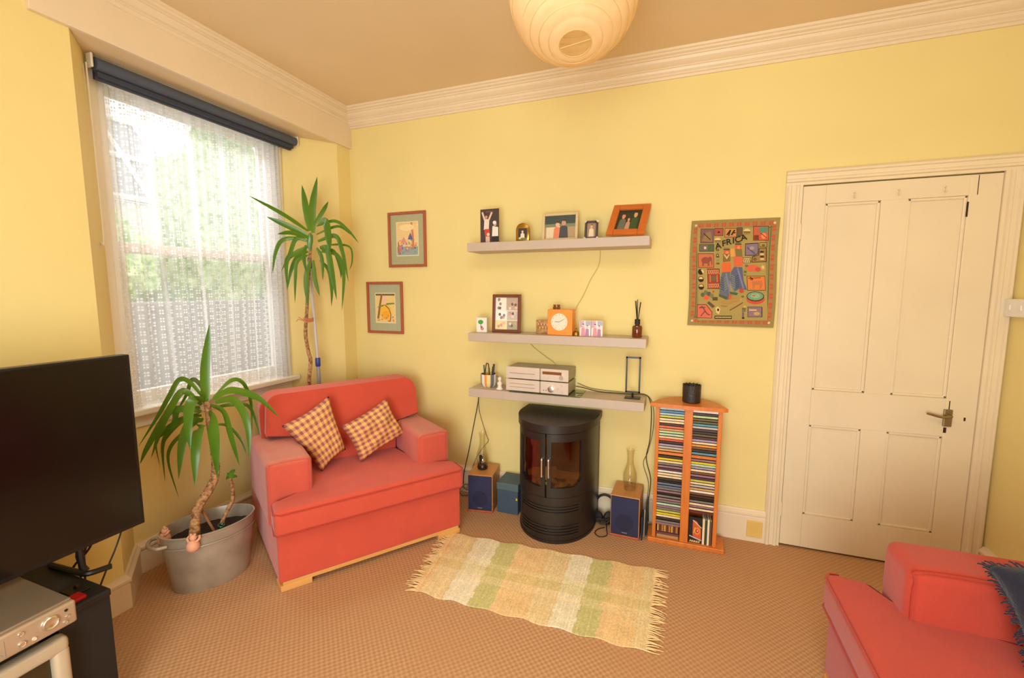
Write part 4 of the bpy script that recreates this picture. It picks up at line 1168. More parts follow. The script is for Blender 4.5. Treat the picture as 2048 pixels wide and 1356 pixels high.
# stereo
b = B(); bx(b, 0, 0, 0, .455, .195, .006, .001); o = obj('glass_plate', b, plateglass_m); o.location = (1.345, -.205, z3); tag(o, 'thin green-edged glass plate under the stereo', 'tray')
def hifi(name, z, label, top):
    t = thing(name, label, 'stereo', (1.525, -.10, z), rz=R(-2))
    w_, d_, h_ = .405, .19, .078
    b = B(); bx(b, -w_ / 2, -d_ / 2 + .008, .004, w_ / 2, d_ / 2, h_ - .004, .006, 3); obj('casing', b, silverd_m, t, 40)
    b = B(); bx(b, -w_ / 2 - .002, -d_ / 2, .002, w_ * .05, -d_ / 2 + .010, h_ - .002, .003, 2); obj('left_panel', b, silver_m, t)
    b = B(); bx(b, w_ * .07, -d_ / 2, .002, w_ / 2 + .002, -d_ / 2 + .010, h_ - .002, .003, 2); obj('right_panel', b, silver_m, t)
    b = B(); bx(b, w_ * .045, -d_ / 2 + .002, .004, w_ * .075, -d_ / 2 + .010, h_ - .004); obj('divider', b, silverd_m, t)
    yf = -d_ / 2
    b = B()
    if top:
        bx(b, -w_ * .44, yf - .001, .034, -w_ * .02, yf + .001, .038); obj('disc_slot', b, silverd_m, t)
        b = B(); bx(b, w_ * .10, yf - .0012, .042, w_ * .40, yf + .001, .060, .001); obj('display', b, mat('amber_display', (130, 78, 40), .3), t)
        for k in range(6):
            b = B(); bx(b, w_ * (.10 + .045 * k), yf - .002, .018, w_ * (.13 + .045 * k), yf + .001, .026, .001); obj('button', b, silver_m, t)
        b = B(); lathe(b, [(0, 0), (.014, 0), (.013, .010), (0, .010)], 20, M=Matrix.Translation((w_ * .40, yf + .001, .028)) @ Matrix.Rotation(PI / 2, 4, 'X')); obj('knob', b, chrome_m, t, 40)
    else:
        bx(b, -w_ * .44, yf - .001, .048, -w_ * .02, yf + .001, .051); bx(b, -w_ * .44, yf - .001, .026, -w_ * .02, yf + .001, .029); obj('cassette_lines', b, silverd_m, t)
        b = B(); lathe(b, [(0, 0), (.021, 0), (.020, .013), (.014, .015), (0, .015)], 24, M=Matrix.Translation((w_ * .24, yf + .001, .034)) @ Matrix.Rotation(PI / 2, 4, 'X')); obj('knob', b, chrome_m, t, 40)
        for x, z_ in ((.40, .058), (.40, .022), (.34, .040)):
            b = B(); lathe(b, [(0, 0), (.007, 0), (.006, .007), (0, .007)], 14, M=Matrix.Translation((w_ * x, yf + .001, z_)) @ Matrix.Rotation(PI / 2, 4, 'X')); obj('button', b, silver_m, t, 40)
        for x in (.12, .16):
            b = B(); lathe(b, [(0, 0), (.004, 0), (.004, .004), (0, .004)], 10, M=Matrix.Translation((w_ * x, yf + .001, .022)) @ Matrix.Rotation(PI / 2, 4, 'X')); obj('button', b, silverd_m, t, 40)
    for x in (-.17, .17):
        for y in (-.06, .06):
            b = B(); lathe(b, [(0, 0), (.010, 0), (.010, .005), (0, .005)], 12, (x, y)); obj('foot', b, blackm_m, t)
hifi('stereo_unit', z3 + .006, 'lower silver stereo unit with a big round volume knob', False)
hifi('stereo_unit', z3 + .006 + .080, 'upper silver stereo unit with a narrow display, stacked on the other', True)
t = thing('black_frame_stand', 'tall open black rectangular stand at the right end of the low shelf', 'ornament', (2.095, -.10, z3))
b = B(); x_, zt, zb = .038, .245, .038; tt = .0045
for p_, q_ in (((-x_, zb), (-x_, zt)), ((x_, zb), (x_, zt)), ((-x_, zb), (x_, zb)), ((-x_, zt), (x_, zt))):
    bx(b, min(p_[0], q_[0]) - tt, -.006, min(p_[1], q_[1]) - tt, max(p_[0], q_[0]) + tt, .006, max(p_[1], q_[1]) + tt)
obj('frame', b, black_m, t)
b = B(); bx(b, -.045, -.03, 0, .045, .03, .008, .003); tube(b, [(0, 0, .006), (0, 0, .04)], .006, 8); obj('foot', b, black_m, t)

# ------------------------------------------------------------------ stove
def stove():
    cx_, cy_, A_, B_ = 1.662, -.16, .232, .288
    t = thing('electric_stove', 'black curved-front electric stove with two glass doors under the low shelf', 'stove', (cx_, cy_, 0))
    def out(th, a=A_, b_=B_): return (a * math.sin(th), -b_ * math.cos(th))
    def dshape(a, b_, n=40, yb=.135):
        return [out(-PI / 2 + PI * k / n, a, b_) for k in range(n + 1)] + [(a, yb), (-a, yb)]
    def curved(bm, th0, th1, z0, z1, off, th, n=24, mi=0):
        rin, rout = off, off + th
        def P(a, o, z): x, y = out(a, A_ + o, B_ + o); return (x, y, z)
        R_ = [[bm.verts.new(P(th0 + (th1 - th0) * k / n, o, z)) for o, z in ((rin, z0), (rout, z0), (rout, z1), (rin, z1))] for k in range(n + 1)]
        for a, c in zip(R_, R_[1:]):
            for j in range(4): bm.faces.new([a[j], a[(j + 1) % 4], c[(j + 1) % 4], c[j]])
        bm.faces.new(R_[0]); bm.faces.new(R_[-1][::-1])
    # body: side and back shell, open at the window
    b = B()
    curved(b, -R(89), -R(60), .012, .655, -.03, .030, 8); curved(b, R(60), R(89), .012, .655, -.03, .030, 8)
    bx(b, -A_, -.01, .012, -A_ + .02, .135, .655); bx(b, A_ - .02, -.01, .012, A_, .135, .655); bx(b, -A_, .12, .012, A_, .135, .655)
    prism(b, dshape(A_ - .02, B_ - .02), .26, .285, 'z'); prism(b, dshape(A_ - .02, B_ - .02), .62, .65, 'z'); 
    obj('body', b, iron_m, t, 35)
    b = B(); prism(b, dshape(A_ + .004, B_ + .004), 0, .016, 'z', r=.003); obj('plinth', b, iron_m, t, 35)
    b = B(); prism(b, dshape(A_ + .014, B_ + .016), .655, .700, 'z', r=.012, seg=4); obj('lid', b, iron_m, t, 40, True)
    # lower grille panel
    b = B(); curved(b, -R(60), R(60), .016, .262, -.012, .012, 30)
    lp = obj('lower_panel', b, iron_m, t, 35)
    b = B()
    for z0 in (.045, .062, .079, .096, .180, .196, .212): curved(b, -R(47), R(47), z0, z0 + .009, -.001, .008, 26)
    obj('louvres', b, iron_m, lp, 35)
    b = B(); curved(b, -R(60), R(60), .262, .275, -.006, .012, 30); obj('rail', b, iron_m, t, 35)
    # doors
    for s, (a0, a1) in ((-1, (-R(58), -R(1.2))), (1, (R(1.2), R(58)))):
        b = B(); z0, z1 = .278, .650
        gi0 = a0 + R(8) if s < 0 else a0 + R(6); gi1 = a1 - R(6) if s < 0 else a1 - R(8)
        curved(b, a0, gi0, z0, z1, -.004, .012, 5); curved(b, gi1, a1, z0, z1, -.004, .012, 5)
        curved(b, gi0, gi1, z0, .335, -.004, .012, 14); curved(b, gi0, gi1, .605, z1, -.004, .012, 14)
        # rounded lower outer corner of the window
        for k in range(6):
            f = k / 6.0; e = (gi0, gi0 + R(9) * (1 - f) ** 2) if s < 0 else (gi1 - R(9) * (1 - f) ** 2, gi1)
            if e[1] - e[0] > .004: curved(b, e[0], e[1], .335 + .05 * f, .335 + .05 * (f + 1 / 6), -.004, .012, 3)
        dr = obj('door', b, iron_m, t, 35)
        b = B(); curved(b, gi0, gi1, .33, .61, -.006, .003, 16); obj('glass', b, fireglass_m, dr, 35)
        hx, hy = out(s * R(4.5), A_ + .02, B_ + .02)
        b = B(); tube(b, [(hx, hy + .016, .508), (hx, hy - .004, .506), (hx, hy - .006, .49), (hx, hy - .006, .42), (hx, hy - .004, .404), (hx, hy + .016, .402)], .0055, 10, sm=4)
        obj('handle', b, chrome_m, dr, 40)
    # firebed
    b = B(); bx(b, -.17, .02, .285, .17, .03, .62); obj('fireback', b, mat('dark_red_fireback', (110, 62, 28), .8, c2=(190, 140, 70), scale=9), t)
    glow = mat('amber_firebed', (150, 100, 44), .7, c2=(60, 36, 16), scale=20, emis=(200, 150, 70), estr=.3)
    rnd = random.Random(3)
    for k in range(5):
        x = -.12 + .06 * k
        b = B(); tube(b, [(x - .05, -.10 + .03 * rnd.random(), .31 + .02 * rnd.random()), (x, -.08, .335), (x + .06, -.05 - .04 * rnd.random(), .33 + .03 * rnd.random())], [.018, .022, .017], 9, sm=3)
        obj('log', b, glow, t, 40)
    b = B()
    for k in range(40):
        x, y = rnd.uniform(-.16, .16), rnd.uniform(-.17, -.02)
        lathe(b, [(0, .284), (.014, .288), (.016, .298), (.007, .308), (0, .31)], 6, (x, y))
    o = obj('coals', b, glow, t); o['kind'] = 'stuff'
stove()

# ------------------------------------------------------------------ speakers, chimneys, box
def speaker(loc, rz, lab, badge):
    t = thing('speaker', lab, 'speaker', loc, rz, 'wooden bookshelf speakers on the floor')
    w_, d_, h_ = .168, .205, .25
    b = B(); bx(b, -w_ / 2, 0, .012, w_ / 2, d_, h_, .003); obj('cabinet', b, veneer_m, t)
    b = B(); bx(b, -w_ / 2 - .002, -.012, 0, w_ / 2 + .002, d_ - .01, .014, .003); obj('base', b, redwood_m, t)
    b = B(); bx(b, -w_ / 2 + .005, -.012, .018, w_ / 2 - .005, .001, h_ - .005, .004, 3); g = obj('grille', b, navy_m, t, 40)
    b = B(); lathe(b, [(.0, 0), (.050, 0), (.052, .0012), (.046, .0014), (0, .001)], 36, M=Matrix.Translation((0, -.0125, .095)) @ Matrix.Rotation(PI / 2, 4, 'X')); obj('woofer_ring', b, navydark_m, g, 40)
    b = B(); bx(b, .0 - .014, -.0135, .030, .016, -.0115, .035); obj('badge', b, chrome_m, g)
speaker((1.158, -.248, 0), R(9), 'wooden speaker with navy front beside the teal box and armchair', False)
speaker((2.082, -.228, 0), R(-2), 'wooden speaker with navy front at the right of the stove by the CD rack', True)
def chimney(x, y, lab, contents):
    t = thing('oil_lamp', lab, 'oil lamp', (x, y, .2505))
    prof = [(.030, .0), (.034, .02), (.040, .05), (.043, .075), (.040, .105), (.028, .14), (.021, .165), (.019, .20), (.022, .235), (.026, .252)]
    b = B(); lathe(b, prof, 32); lathe(b, [(r - .002, z) for r, z in prof], 32); obj('chimney', b, lampglass_m, t, True)
    b = B(); lathe(b, [(0, 0), (.033, 0), (.036, .012), (.034, .03), (.022, .04), (.010, .042), (0, .042)], 24); obj('reservoir', b, lampglass_m if not contents else mat('dark_glass', (40, 34, 30), .2), t, True)
    b = B(); lathe(b, [(0, .042), (.015, .042), (.016, .052), (.007, .056), (.004, .066), (0, .067)], 16); obj('burner', b, chrome_m, t, 40)
    if contents:
        b = B(); tube(b, [(-.01, 0, .042), (-.012, 0, .09)], .012, 8); obj('dark_wick_holder', b, blackm_m, t)
chimney(1.128, -.14, 'clear glass oil lamp with a dark base standing on the left speaker', True)
chimney(2.096, -.12, 'clear glass oil lamp standing on the right speaker', False)
t = thing('storage_box', 'teal blue cardboard box between the left speaker and the stove', 'box', (1.335, -.21, 0))
b = B(); bx(b, -.072, 0, 0, .072, .17, .16, .003); obj('box_body', b, teal_m, t)
b = B(); bx(b, -.075, -.003, .158, .075, .173, .205, .003); obj('lid', b, mat('grey_teal_card', (84, 102, 108), .7), t)
b = B(); bx(b, .060, -.005, .10, .070, -.002, .115); obj('label_tab', b, mat('yellow_tab', (220, 190, 40), .6), t)

# headphones
t = thing('headphones', 'black headphones propped against the skirting between stove and right speaker', 'headphones', (1.942, -.055, 0))
b = B(); tube(b, [(.055 * math.cos(PI * k / 12), .008, .10 + .055 * math.sin(PI * k / 12)) for k in range(13)], .0075, 8); obj('headband', b, blackm_m, t, 40)
for s in (-1, 1):
    b = B(); lathe(b, [(0, 0), (.030, 0), (.034, .008), (.030, .022), (.018, .024), (0, .024)], 24, M=Matrix.Translation((s * .030, -.035 if s > 0 else -.05, .036)) @ Matrix.Rotation(R(70), 4, 'X') @ Matrix.Rotation(R(20 * s), 4, 'Y'))
    tube(b, [(s * .055, .008, .10), (s * .05, -.01, .07), (s * .034, -.035, .045)], .004, 6); obj('ear_cup', b, blackm_m, t, 40)
b = B(); pts = []
for k in range(70):
    a_ = k * .55; rr = .026 + .012 * math.sin(k * 1.7)
    pts.append((1.945 + rr * math.cos(a_) * 1.2, -.125 + .022 * math.sin(a_), .01 + .035 * (.5 + .5 * math.sin(k * .9))))
pts += [(1.975, -.20, .006), (1.985, -.255, .005), (1.945, -.285, .005), (1.912, -.25, .005), (1.925, -.20, .005), (1.96, -.17, .006)]
tube(b, pts, .0028, 6, sm=2); tag(obj('headphone_cable', b, cable_m), 'tangled black cable with a loop on the carpet beside the headphones', 'cable')

# slim things between the right speaker and the rack
for x, y, h_, dx, m_, lab in ((2.180, -.17, .14, .0, mat('navy_book', (30, 40, 66), .5), 'dark navy slim case standing nearest the right speaker'),
                           (2.190, -.13, .17, .003, mat('grey_book', (150, 140, 128), .5), 'pale grey slim case standing between speaker and rack'),
                           (2.201, -.11, .20, .004, mat('dark_book', (44, 34, 28), .5), 'tall dark slim case leaning at the left side of the rack')):
    b = B(); bx(b, -.004, -.06, 0, .004, .04, h_, .001)
    for v in b.verts: v.co.x += dx * v.co.z / h_
    o = obj('slim_case', b, m_); o.location = (x, y, 0); tag(o, lab, 'case', 'slim cases beside the rack')

# ------------------------------------------------------------------ CD rack
def rack():
    t = thing('cd_rack', 'orange pine CD rack with two columns and a curved top, left of the door', 'rack', (2.408, -.11, 0))
    def W_(x): return x - 2.408
    yf, yb = -.10, .06
    b = B(); prism(b, [(W_(2.212), -.112), (W_(2.618), -.112), (W_(2.622), .02), (W_(2.50), .085), (W_(2.32), .085), (W_(2.208), .02)], 0, .026, 'z', r=.003); obj('base', b, pine_m, t)
    b = B(); n = 16; pts = [(W_(2.203) + (W_(2.603) - W_(2.203)) * k / n, -.115 - .012 * math.sin(PI * k / n)) for k in range(n + 1)]
    pts += [(W_(2.603) - (W_(2.603) - W_(2.203)) * k / n, -.10 + .205 * math.sin(PI * k / n) ** .8) for k in range(1, n)]
    prism(b, pts, .803, .824, 'z', r=.004); obj('top', b, pine_m, t, 40)
    for x0, x1, nm in ((2.236, 2.256, 'side_panel'), (2.556, 2.577, 'side_panel'), (2.386, 2.430, 'centre_post')):
        b = B(); bx(b, W_(x0), yf + (.0 if nm == 'side_panel' else -.004), .026, W_(x1), yb, .803, .003); obj(nm, b, pine_m, t)
    b = B(); bx(b, W_(2.24), yb - .002, .026, W_(2.575), yb + .008, .803); obj('back_panel', b, pine_m, t)
    for x0, x1 in ((2.256, 2.386), (2.430, 2.556)):
        b = B(); bx(b, W_(x0) - .001, yf + .004, .526, W_(x1) + .001, yb, .541); obj('shelf', b, pine_m, t)
rack()
NAMED = {'pale blue': (168, 196, 206), 'blue': (96, 140, 176), 'lime yellow': (200, 196, 84), 'cream': (238, 210, 168), 'dark brown': (70, 46, 36), 'salmon red': (226, 112, 82),
         'tan': (206, 160, 104), 'pale green': (196, 208, 150), 'mint': (186, 212, 180), 'peach': (238, 190, 150), 'orange red': (216, 90, 50), 'charcoal': (62, 52, 48), 'lilac': (168, 148, 170),
         'white': (240, 228, 214), 'olive': (100, 90, 52), 'teal': (90, 150, 170), 'pale grey': (190, 180, 170), 'plum': (84, 52, 64), 'black': (36, 28, 28), 'orange': (226, 150, 60), 'grey': (130, 120, 112),
         'mauve': (150, 112, 124), 'yellow': (226, 196, 44), 'slate blue': (104, 116, 140), 'maroon': (110, 44, 48), 'brown': (122, 84, 60)}
def cds(x0, x1, ztop, pitch, names, where, th=.0112):
    rnd = random.Random(len(names) * 3 + int(x0 * 100))
    for k, nm in enumerate(names):
        z = ztop - pitch * (k + 1)
        thk = th
        if nm == 'wide white': nm = 'white'; thk = .0135
        b = B(); bx(b, x0, 0, 0, x1, .125, thk, .0008, 1)
        o = obj('cd_case', b, cd_m); y = -.205 + rnd.uniform(-.003, .004)
        o.location = (0, y, z)
        c = NAMED[nm]; c2 = tuple(max(0, min(255, v + rnd.uniform(-26, 26))) for v in c)
        colour_mesh(o, lambda p: (c if p.x < x0 + (x1 - x0) * .999 else c2) if p.y < .01 else (60, 54, 50))
        tag(o, '%s CD case, %s from the top in the %s compartment' % (nm, ORD[k], where) if k else '%s CD case, topmost in the %s compartment' % (nm, where), 'CD', 'CD cases in the pine rack')
LU = ['pale blue', 'blue', 'pale blue', 'lime yellow', 'cream', 'cream', 'dark brown', 'salmon red', 'tan', 'pale green', 'mint', 'peach', 'orange red', 'charcoal', 'lilac', 'pale grey', 'tan']
RU = ['wide white', 'charcoal', 'pale green', 'olive', 'olive', 'teal', 'pale grey', 'plum', 'charcoal', 'olive', 'plum', 'lilac', 'cream', 'orange', 'brown', 'charcoal', 'teal']
LL = ['charcoal', 'yellow', 'cream', 'grey', 'mauve', 'plum', 'white', 'cream', 'cream', 'charcoal', 'black', 'slate blue', 'slate blue', 'grey', 'mauve', 'black', 'grey', 'mauve', 'grey', 'mint', 'mauve', 'grey', 'lime yellow', 'yellow', 'cream', 'charcoal', 'grey', 'mauve']
RL = ['mauve', 'yellow', 'mint', 'lilac', 'cream', 'brown', 'mauve', 'plum', 'lime yellow', 'cream', 'pale grey', 'tan', 'white', 'brown', 'dark brown', 'black', 'grey', 'cream', 'mauve', 'cream', 'maroon']
cds(2.256, 2.386, .800, .0149, LU, 'upper left'); cds(2.430, 2.556, .800, .0149, RU, 'upper right')
cds(2.256, 2.386, .524, .0149, LL, 'lower left'); cds(2.430, 2.556, .524, .0150, RL, 'lower right')
# stuff in the bottom of the rack
def book(x0, y0_, z0, w_, d_, h_, c, lab, pages=True, rot=None, cover=None):
    t = thing('book', lab, 'book', (x0, y0_, z0))
    if rot: t.rotation_euler = rot
    b = B(); bx(b, 0, 0, 0, w_, d_, .0012 if h_ < w_ else h_)
    if h_ < w_: bx(b, 0, 0, h_ - .0012, w_, d_, h_); bx(b, 0, 0, 0, w_, .0012, h_)
    cv = obj('cover', b, mat('book_%d_%d_%d' % c, c, .5), t)
    b = B()
    if h_ < w_: bx(b, .002, .0012, .0012, w_ - .002, d_ - .002, h_ - .0012); obj('pages', b, mat('paper_edge', (226, 204, 160), .9), t)
    return t
book(2.262, -.20, .026, .118, .13, .022, (186, 140, 84), 'tan paperback lying at the very bottom of the left column')
book(2.258, -.205, .048, .124, .13, .014, (110, 64, 70), 'plum paperback lying second from the bottom of the left column')
t = thing('cassette_pack', 'row of brown and amber cassette spines near the bottom left of the rack', 'cassettes', (2.262, -.20, .062))
b = B(); bx(b, 0, 0, 0, .118, .12, .044, .001); obj('box', b, mat('amber_brown_card', (120, 74, 30), .5), t)
a = Art(.116, .042, -.0003, x0=.001, z0=.001)
for k in range(9): a.rect(.02 + k * .11, .05, .07 + k * .11, .95, ((226, 170, 90), (70, 34, 16), (206, 120, 40))[k % 3])
a.build('spines', t)
for k, (x, w_, c, h_, lab) in enumerate(((2.505, .012, (240, 214, 174), .150, 'cream book standing second from the right at the bottom of the right column'),
                                        (2.519, .008, (60, 70, 50), .146, 'thin green book standing at the bottom right of the rack'),
                                        (2.530, .011, (238, 222, 190), .150, 'ivory book standing at the far right bottom of the rack'),
                                        (2.543, .010, (110, 70, 50), .142, 'brown book touching the right side panel of the rack'))):
    t = thing('book', lab, 'book', (x, -.20, .026))
    b = B(); bx(b, 0, 0, 0, w_, .11, h_, .001); obj('cover', b, mat('book_%d_%d_%d' % c, c, .5), t)
    b = B(); bx(b, .0015, .002, h_ - .001, w_ - .0015, .108, h_ + .0006); obj('pages', b, mat('paper_edge', (226, 204, 160), .9), t)
t = thing('record_sleeve', 'black and orange patterned sleeve facing forward at the bottom of the right column', 'sleeve', (2.434, -.195, .026))
b = B(); bx(b, 0, 0, 0, .068, .006, .150, .001); obj('card', b, blackm_m, t)
a = Art(.066, .148, -.0003, x0=.001, z0=.001)
a.poly([(.35, .18), (.98, .12), (.98, .55), (.62, .86), (.3, .9), (.3, .4)], (214, 92, 34)); a.ell(.66, .48, .24, .15, (236, 140, 70), 12); a.ell(.66, .48, .14, .09, (176, 62, 40), 10); a.ell(.68, .49, .06, .05, (240, 170, 130), 8)
a.line((.3, .9), (1, .62), .004, (230, 220, 200)); a.line((.05, .26), (1, .12), .006, (190, 200, 206)); a.poly([(.4, .35), (.5, .6), (.45, .62), (.36, .4)], (226, 190, 70))
for k in range(5): a.line((.1 + k * .17, .02), (.18 + k * .17, .10), .005, (232, 200, 130)); a.line((.26 + k * .15, .02), (.18 + k * .17, .10), .004, (200, 170, 120))
a.build('sleeve_print', t)
t = thing('candle_pot', 'small dark brown textured pot standing on top of the CD rack', 'pot', (2.420, -.13, .824))
b = B(); lathe(b, [(0, 0), (.044, 0), (.048, .004), (.049, .095), (.047, .099), (.045, .095), (.044, .012), (0, .010)], 32); obj('pot', b, cup_m, t, 40)
b = B()
for k in range(14):
    a_ = 2 * PI * k / 14; lathe(b, [(0, 0), (.0035, .001), (.0035, .006), (0, .007)], 6, (.046 * math.cos(a_), .046 * math.sin(a_)), M=Matrix.Translation((0, 0, .096)))
obj('beaded_rim', b, cup_m, t, 40)
b = B(); bx(b, 2.752, -.026, .03, 2.832, -.018, .128, .003); tag(obj('blanking_plate', b, yellowp_m), 'cream yellow square blanking plate on the skirting beside the door', 'plate')
t = thing('light_switch', 'white double switch plate on the right-hand wall by the door', 'switch', (XR, -.088, 1.33))
b = B(); bx(b, -.034, -.075, 0, 0, .075, .082, .004); obj('plate', b, white_m, t)
for s in (-.035, .035):
    b = B(); bx(b, -.038, s - .012, .03, -.033, s + .012, .055, .002); obj('rocker', b, white_m, t)

# ------------------------------------------------------------------ cables on the wall
def cable(pts, r, m_, lab, sm=5):
    b = B(); tube(b, pts, r, 6, sm=sm); tag(obj('cable', b, m_, None, 40), lab, 'cable')
cable([(1.725, -.02, z2 + .150), (1.735, -.012, 1.36), (1.77, -.008, 1.42), (1.813, -.008, 1.517), (1.86, -.006, 1.60), (1.870, -.006, 1.66), (1.870, -.006, 1.699)], .002, greencable_m, 'thin olive cable rising from the orange clock to the top shelf')
cable([(1.40, -.006, 1.124), (1.45, -.008, 1.075), (1.53, -.012, 1.02), (1.60, -.012, .97), (1.62, -.006, .90)], .002, greencable_m, 'thin olive cable hanging below the middle shelf behind the stereo')
cable([(1.735, -.02, .84), (1.79, -.03, .835), (1.88, -.025, .818), (2.0, -.02, .816), (2.10, -.015, .816), (2.165, -.018, .818), (2.192, -.02, .785), (2.203, -.018, .70), (2.199, -.016, .54), (2.182, -.02, .42), (2.212, -.02, .29), (2.205, -.032, .16), (2.208, -.034, .02)], .0026, cable_m, 'dark cable from the stereo along the low shelf and down beside the rack')
cable([(1.742, -.012, .86), (1.85, -.012, .83), (2.05, -.008, .822), (2.172, -.010, .815), (2.212, -.012, .74), (2.215, -.010, .60), (2.190, -.010, .46), (2.165, -.012, .38), (2.20, -.016, .26), (2.190, -.034, .12), (2.192, -.036, .02)], .0022, mat('grey_cable', (120, 104, 80), .6), 'greyer cable twisting beside the dark one down to the floor')
cable([(1.046, -.010, .757), (1.035, -.008, .66), (.995, -.008, .47), (.96, -.01, .30), (.93, -.03, .14), (.925, -.034, .04)], .003, cable_m, 'dark cable hanging from the left end of the low shelf to the floor')
cable([(1.050, -.012, .757), (1.045, -.010, .62), (1.10, -.010, .44), (1.115, -.010, .40), (1.07, -.012, .34), (1.02, -.03, .25), (.98, -.036, .12), (.95, -.036, .02)], .002, MATS['grey_cable'], 'thin grey cable looping behind the left oil lamp')
cable([(.90, -.05, .012), (.93, -.07, .06), (.96, -.05, .03), (.99, -.08, .05), (1.0, -.06, .01), (.95, -.09, .008), (.91, -.07, .03), (.95, -.05, .07), (.98, -.04, .05), (1.02, -.1, .006)], .004, MATS['grey_cable'], 'bundle of grey flex on the floor beside the left speaker')

# ------------------------------------------------------------------ plants
def leaf_mesh(leaves, off, wmul=1.0, seed=0):
    bm = B(); uvl = bm.loops.layers.uv.new('UVMap'); rnd = random.Random(seed)
    view = Vector((-.42, .90, .05)).normalized()
    for w_, pts in leaves:
        P = catmull(pts, 6); n = len(P)
        hw = w_ * wmul * 1.05
        rows = []
        nj = Vector((rnd.uniform(-.25, .25), rnd.uniform(-.15, .15), rnd.uniform(-.2, .2)))
        for i, p in enumerate(P):
            s = i / (n - 1)
            T = (P[min(i + 1, n - 1)] - P[max(i - 1, 0)]).normalized()
            W = T.cross(view + nj)
            W = W.normalized() if W.length > 1e-4 else T.orthogonal().normalized()
            Nn = W.cross(T).normalized()
            k = hw * (min(1, .45 + s * 2.2) * (1 - max(0, (s - .45) / .55) ** 2.2) + .03)
            q = p - off
            rows.append([(q - W * k + Nn * k * .28, 0, s), (q, .5, s), (q + W * k + Nn * k * .28, 1, s)])
        vr = [[bm.verts.new(c[0]) for c in r] for r in rows]
        for i in range(n - 1):
            for j in range(2):
                f = bm.faces.new([vr[i][j], vr[i][j + 1], vr[i + 1][j + 1], vr[i + 1][j]])
                for l, (a, c) in zip(f.loops, ((i, j), (i, j + 1), (i + 1, j + 1), (i + 1, j))): l[uvl].uv = (rows[a][c][1], rows[a][c][2])
    return bm
SHORT = [(0.021,[(0.136,-1.286,0.87),(0.121,-1.272,1.041),(0.135,-1.239,1.282)]),(0.011,[(0.126,-1.285,0.91),(0.081,-1.314,0.993),(0.036,-1.339,1.014),(0.012,-1.379,0.934),(-0.028,-1.416,0.835),(-0.094,-1.466,0.701)]),(0.017,[(0.114,-1.293,0.882),(0.067,-1.345,0.959),(0.053,-1.401,0.891),(0.033,-1.441,0.79),(-0.002,-1.469,0.657)]),(0.022,[(0.118,-1.29,0.895),(0.168,-1.352,0.939),(0.2,-1.408,0.914),(0.228,-1.439,0.83),(0.253,-1.453,0.724)]),(0.029,[(0.148,-1.286,0.833),(0.255,-1.353,0.842),(0.321,-1.392,0.759),(0.366,-1.416,0.592)]),(0.016,[(0.152,-1.279,0.882),(0.255,-1.287,0.854),(0.334,-1.314,0.738),(0.395,-1.327,0.621)]),(0.016,[(0.164,-1.271,0.91),(0.236,-1.24,0.954),(0.306,-1.215,0.945),(0.387,-1.189,0.91),(0.481,-1.164,0.82)]),(0.010,[(0.169,-1.268,0.922),(0.172,-1.173,0.988),(0.195,-1.125,0.964),(0.227,-1.114,0.862),(0.249,-1.135,0.7)]),(0.017,[(0.177,-1.268,0.895),(0.27,-1.253,0.915),(0.339,-1.254,0.868),(0.381,-1.26,0.779),(0.394,-1.271,0.638)]),(0.009,[(0.178,-1.271,0.87),(0.205,-1.207,0.87),(0.268,-1.154,0.849),(0.332,-1.15,0.684)]),(0.007,[(0.169,-1.284,0.783),(0.164,-1.204,0.754),(0.196,-1.159,0.668),(0.229,-1.156,0.587)]),(0.015,[(0.115,-1.296,0.85),(0.059,-1.347,0.871),(0.008,-1.389,0.852),(-0.044,-1.459,0.7),(-0.073,-1.478,0.621)]),(0.012,[(0.116,-1.298,0.83),(0.0,-1.301,0.806),(-0.121,-1.313,0.718),(-0.16,-1.326,0.64),(-0.128,-1.345,0.466)]),(0.020,[(0.124,-1.298,0.803),(0.115,-1.355,0.81),(0.132,-1.412,0.726),(0.146,-1.447,0.566)]),(0.021,[(0.13,-1.299,0.783),(0.183,-1.364,0.788),(0.224,-1.414,0.694),(0.24,-1.436,0.54)]),(0.009,[(0.124,-1.297,0.818),(0.002,-1.32,0.734),(-0.079,-1.337,0.654),(-0.083,-1.349,0.567),(-0.015,-1.354,0.397)]),(0.006,[(0.109,-1.3,0.843),(-0.07,-1.308,0.785),(-0.2,-1.326,0.675),(-0.177,-1.334,0.532)]),(0.015,[(0.108,-1.297,0.87),(-0.018,-1.324,0.852),(-0.018,-1.353,0.783),(-0.071,-1.402,0.715)]),(0.011,[(0.141,-1.28,0.907),(0.043,-1.245,0.969),(-0.04,-1.231,0.987),(-0.085,-1.235,0.904),(-0.131,-1.263,0.812)]),]
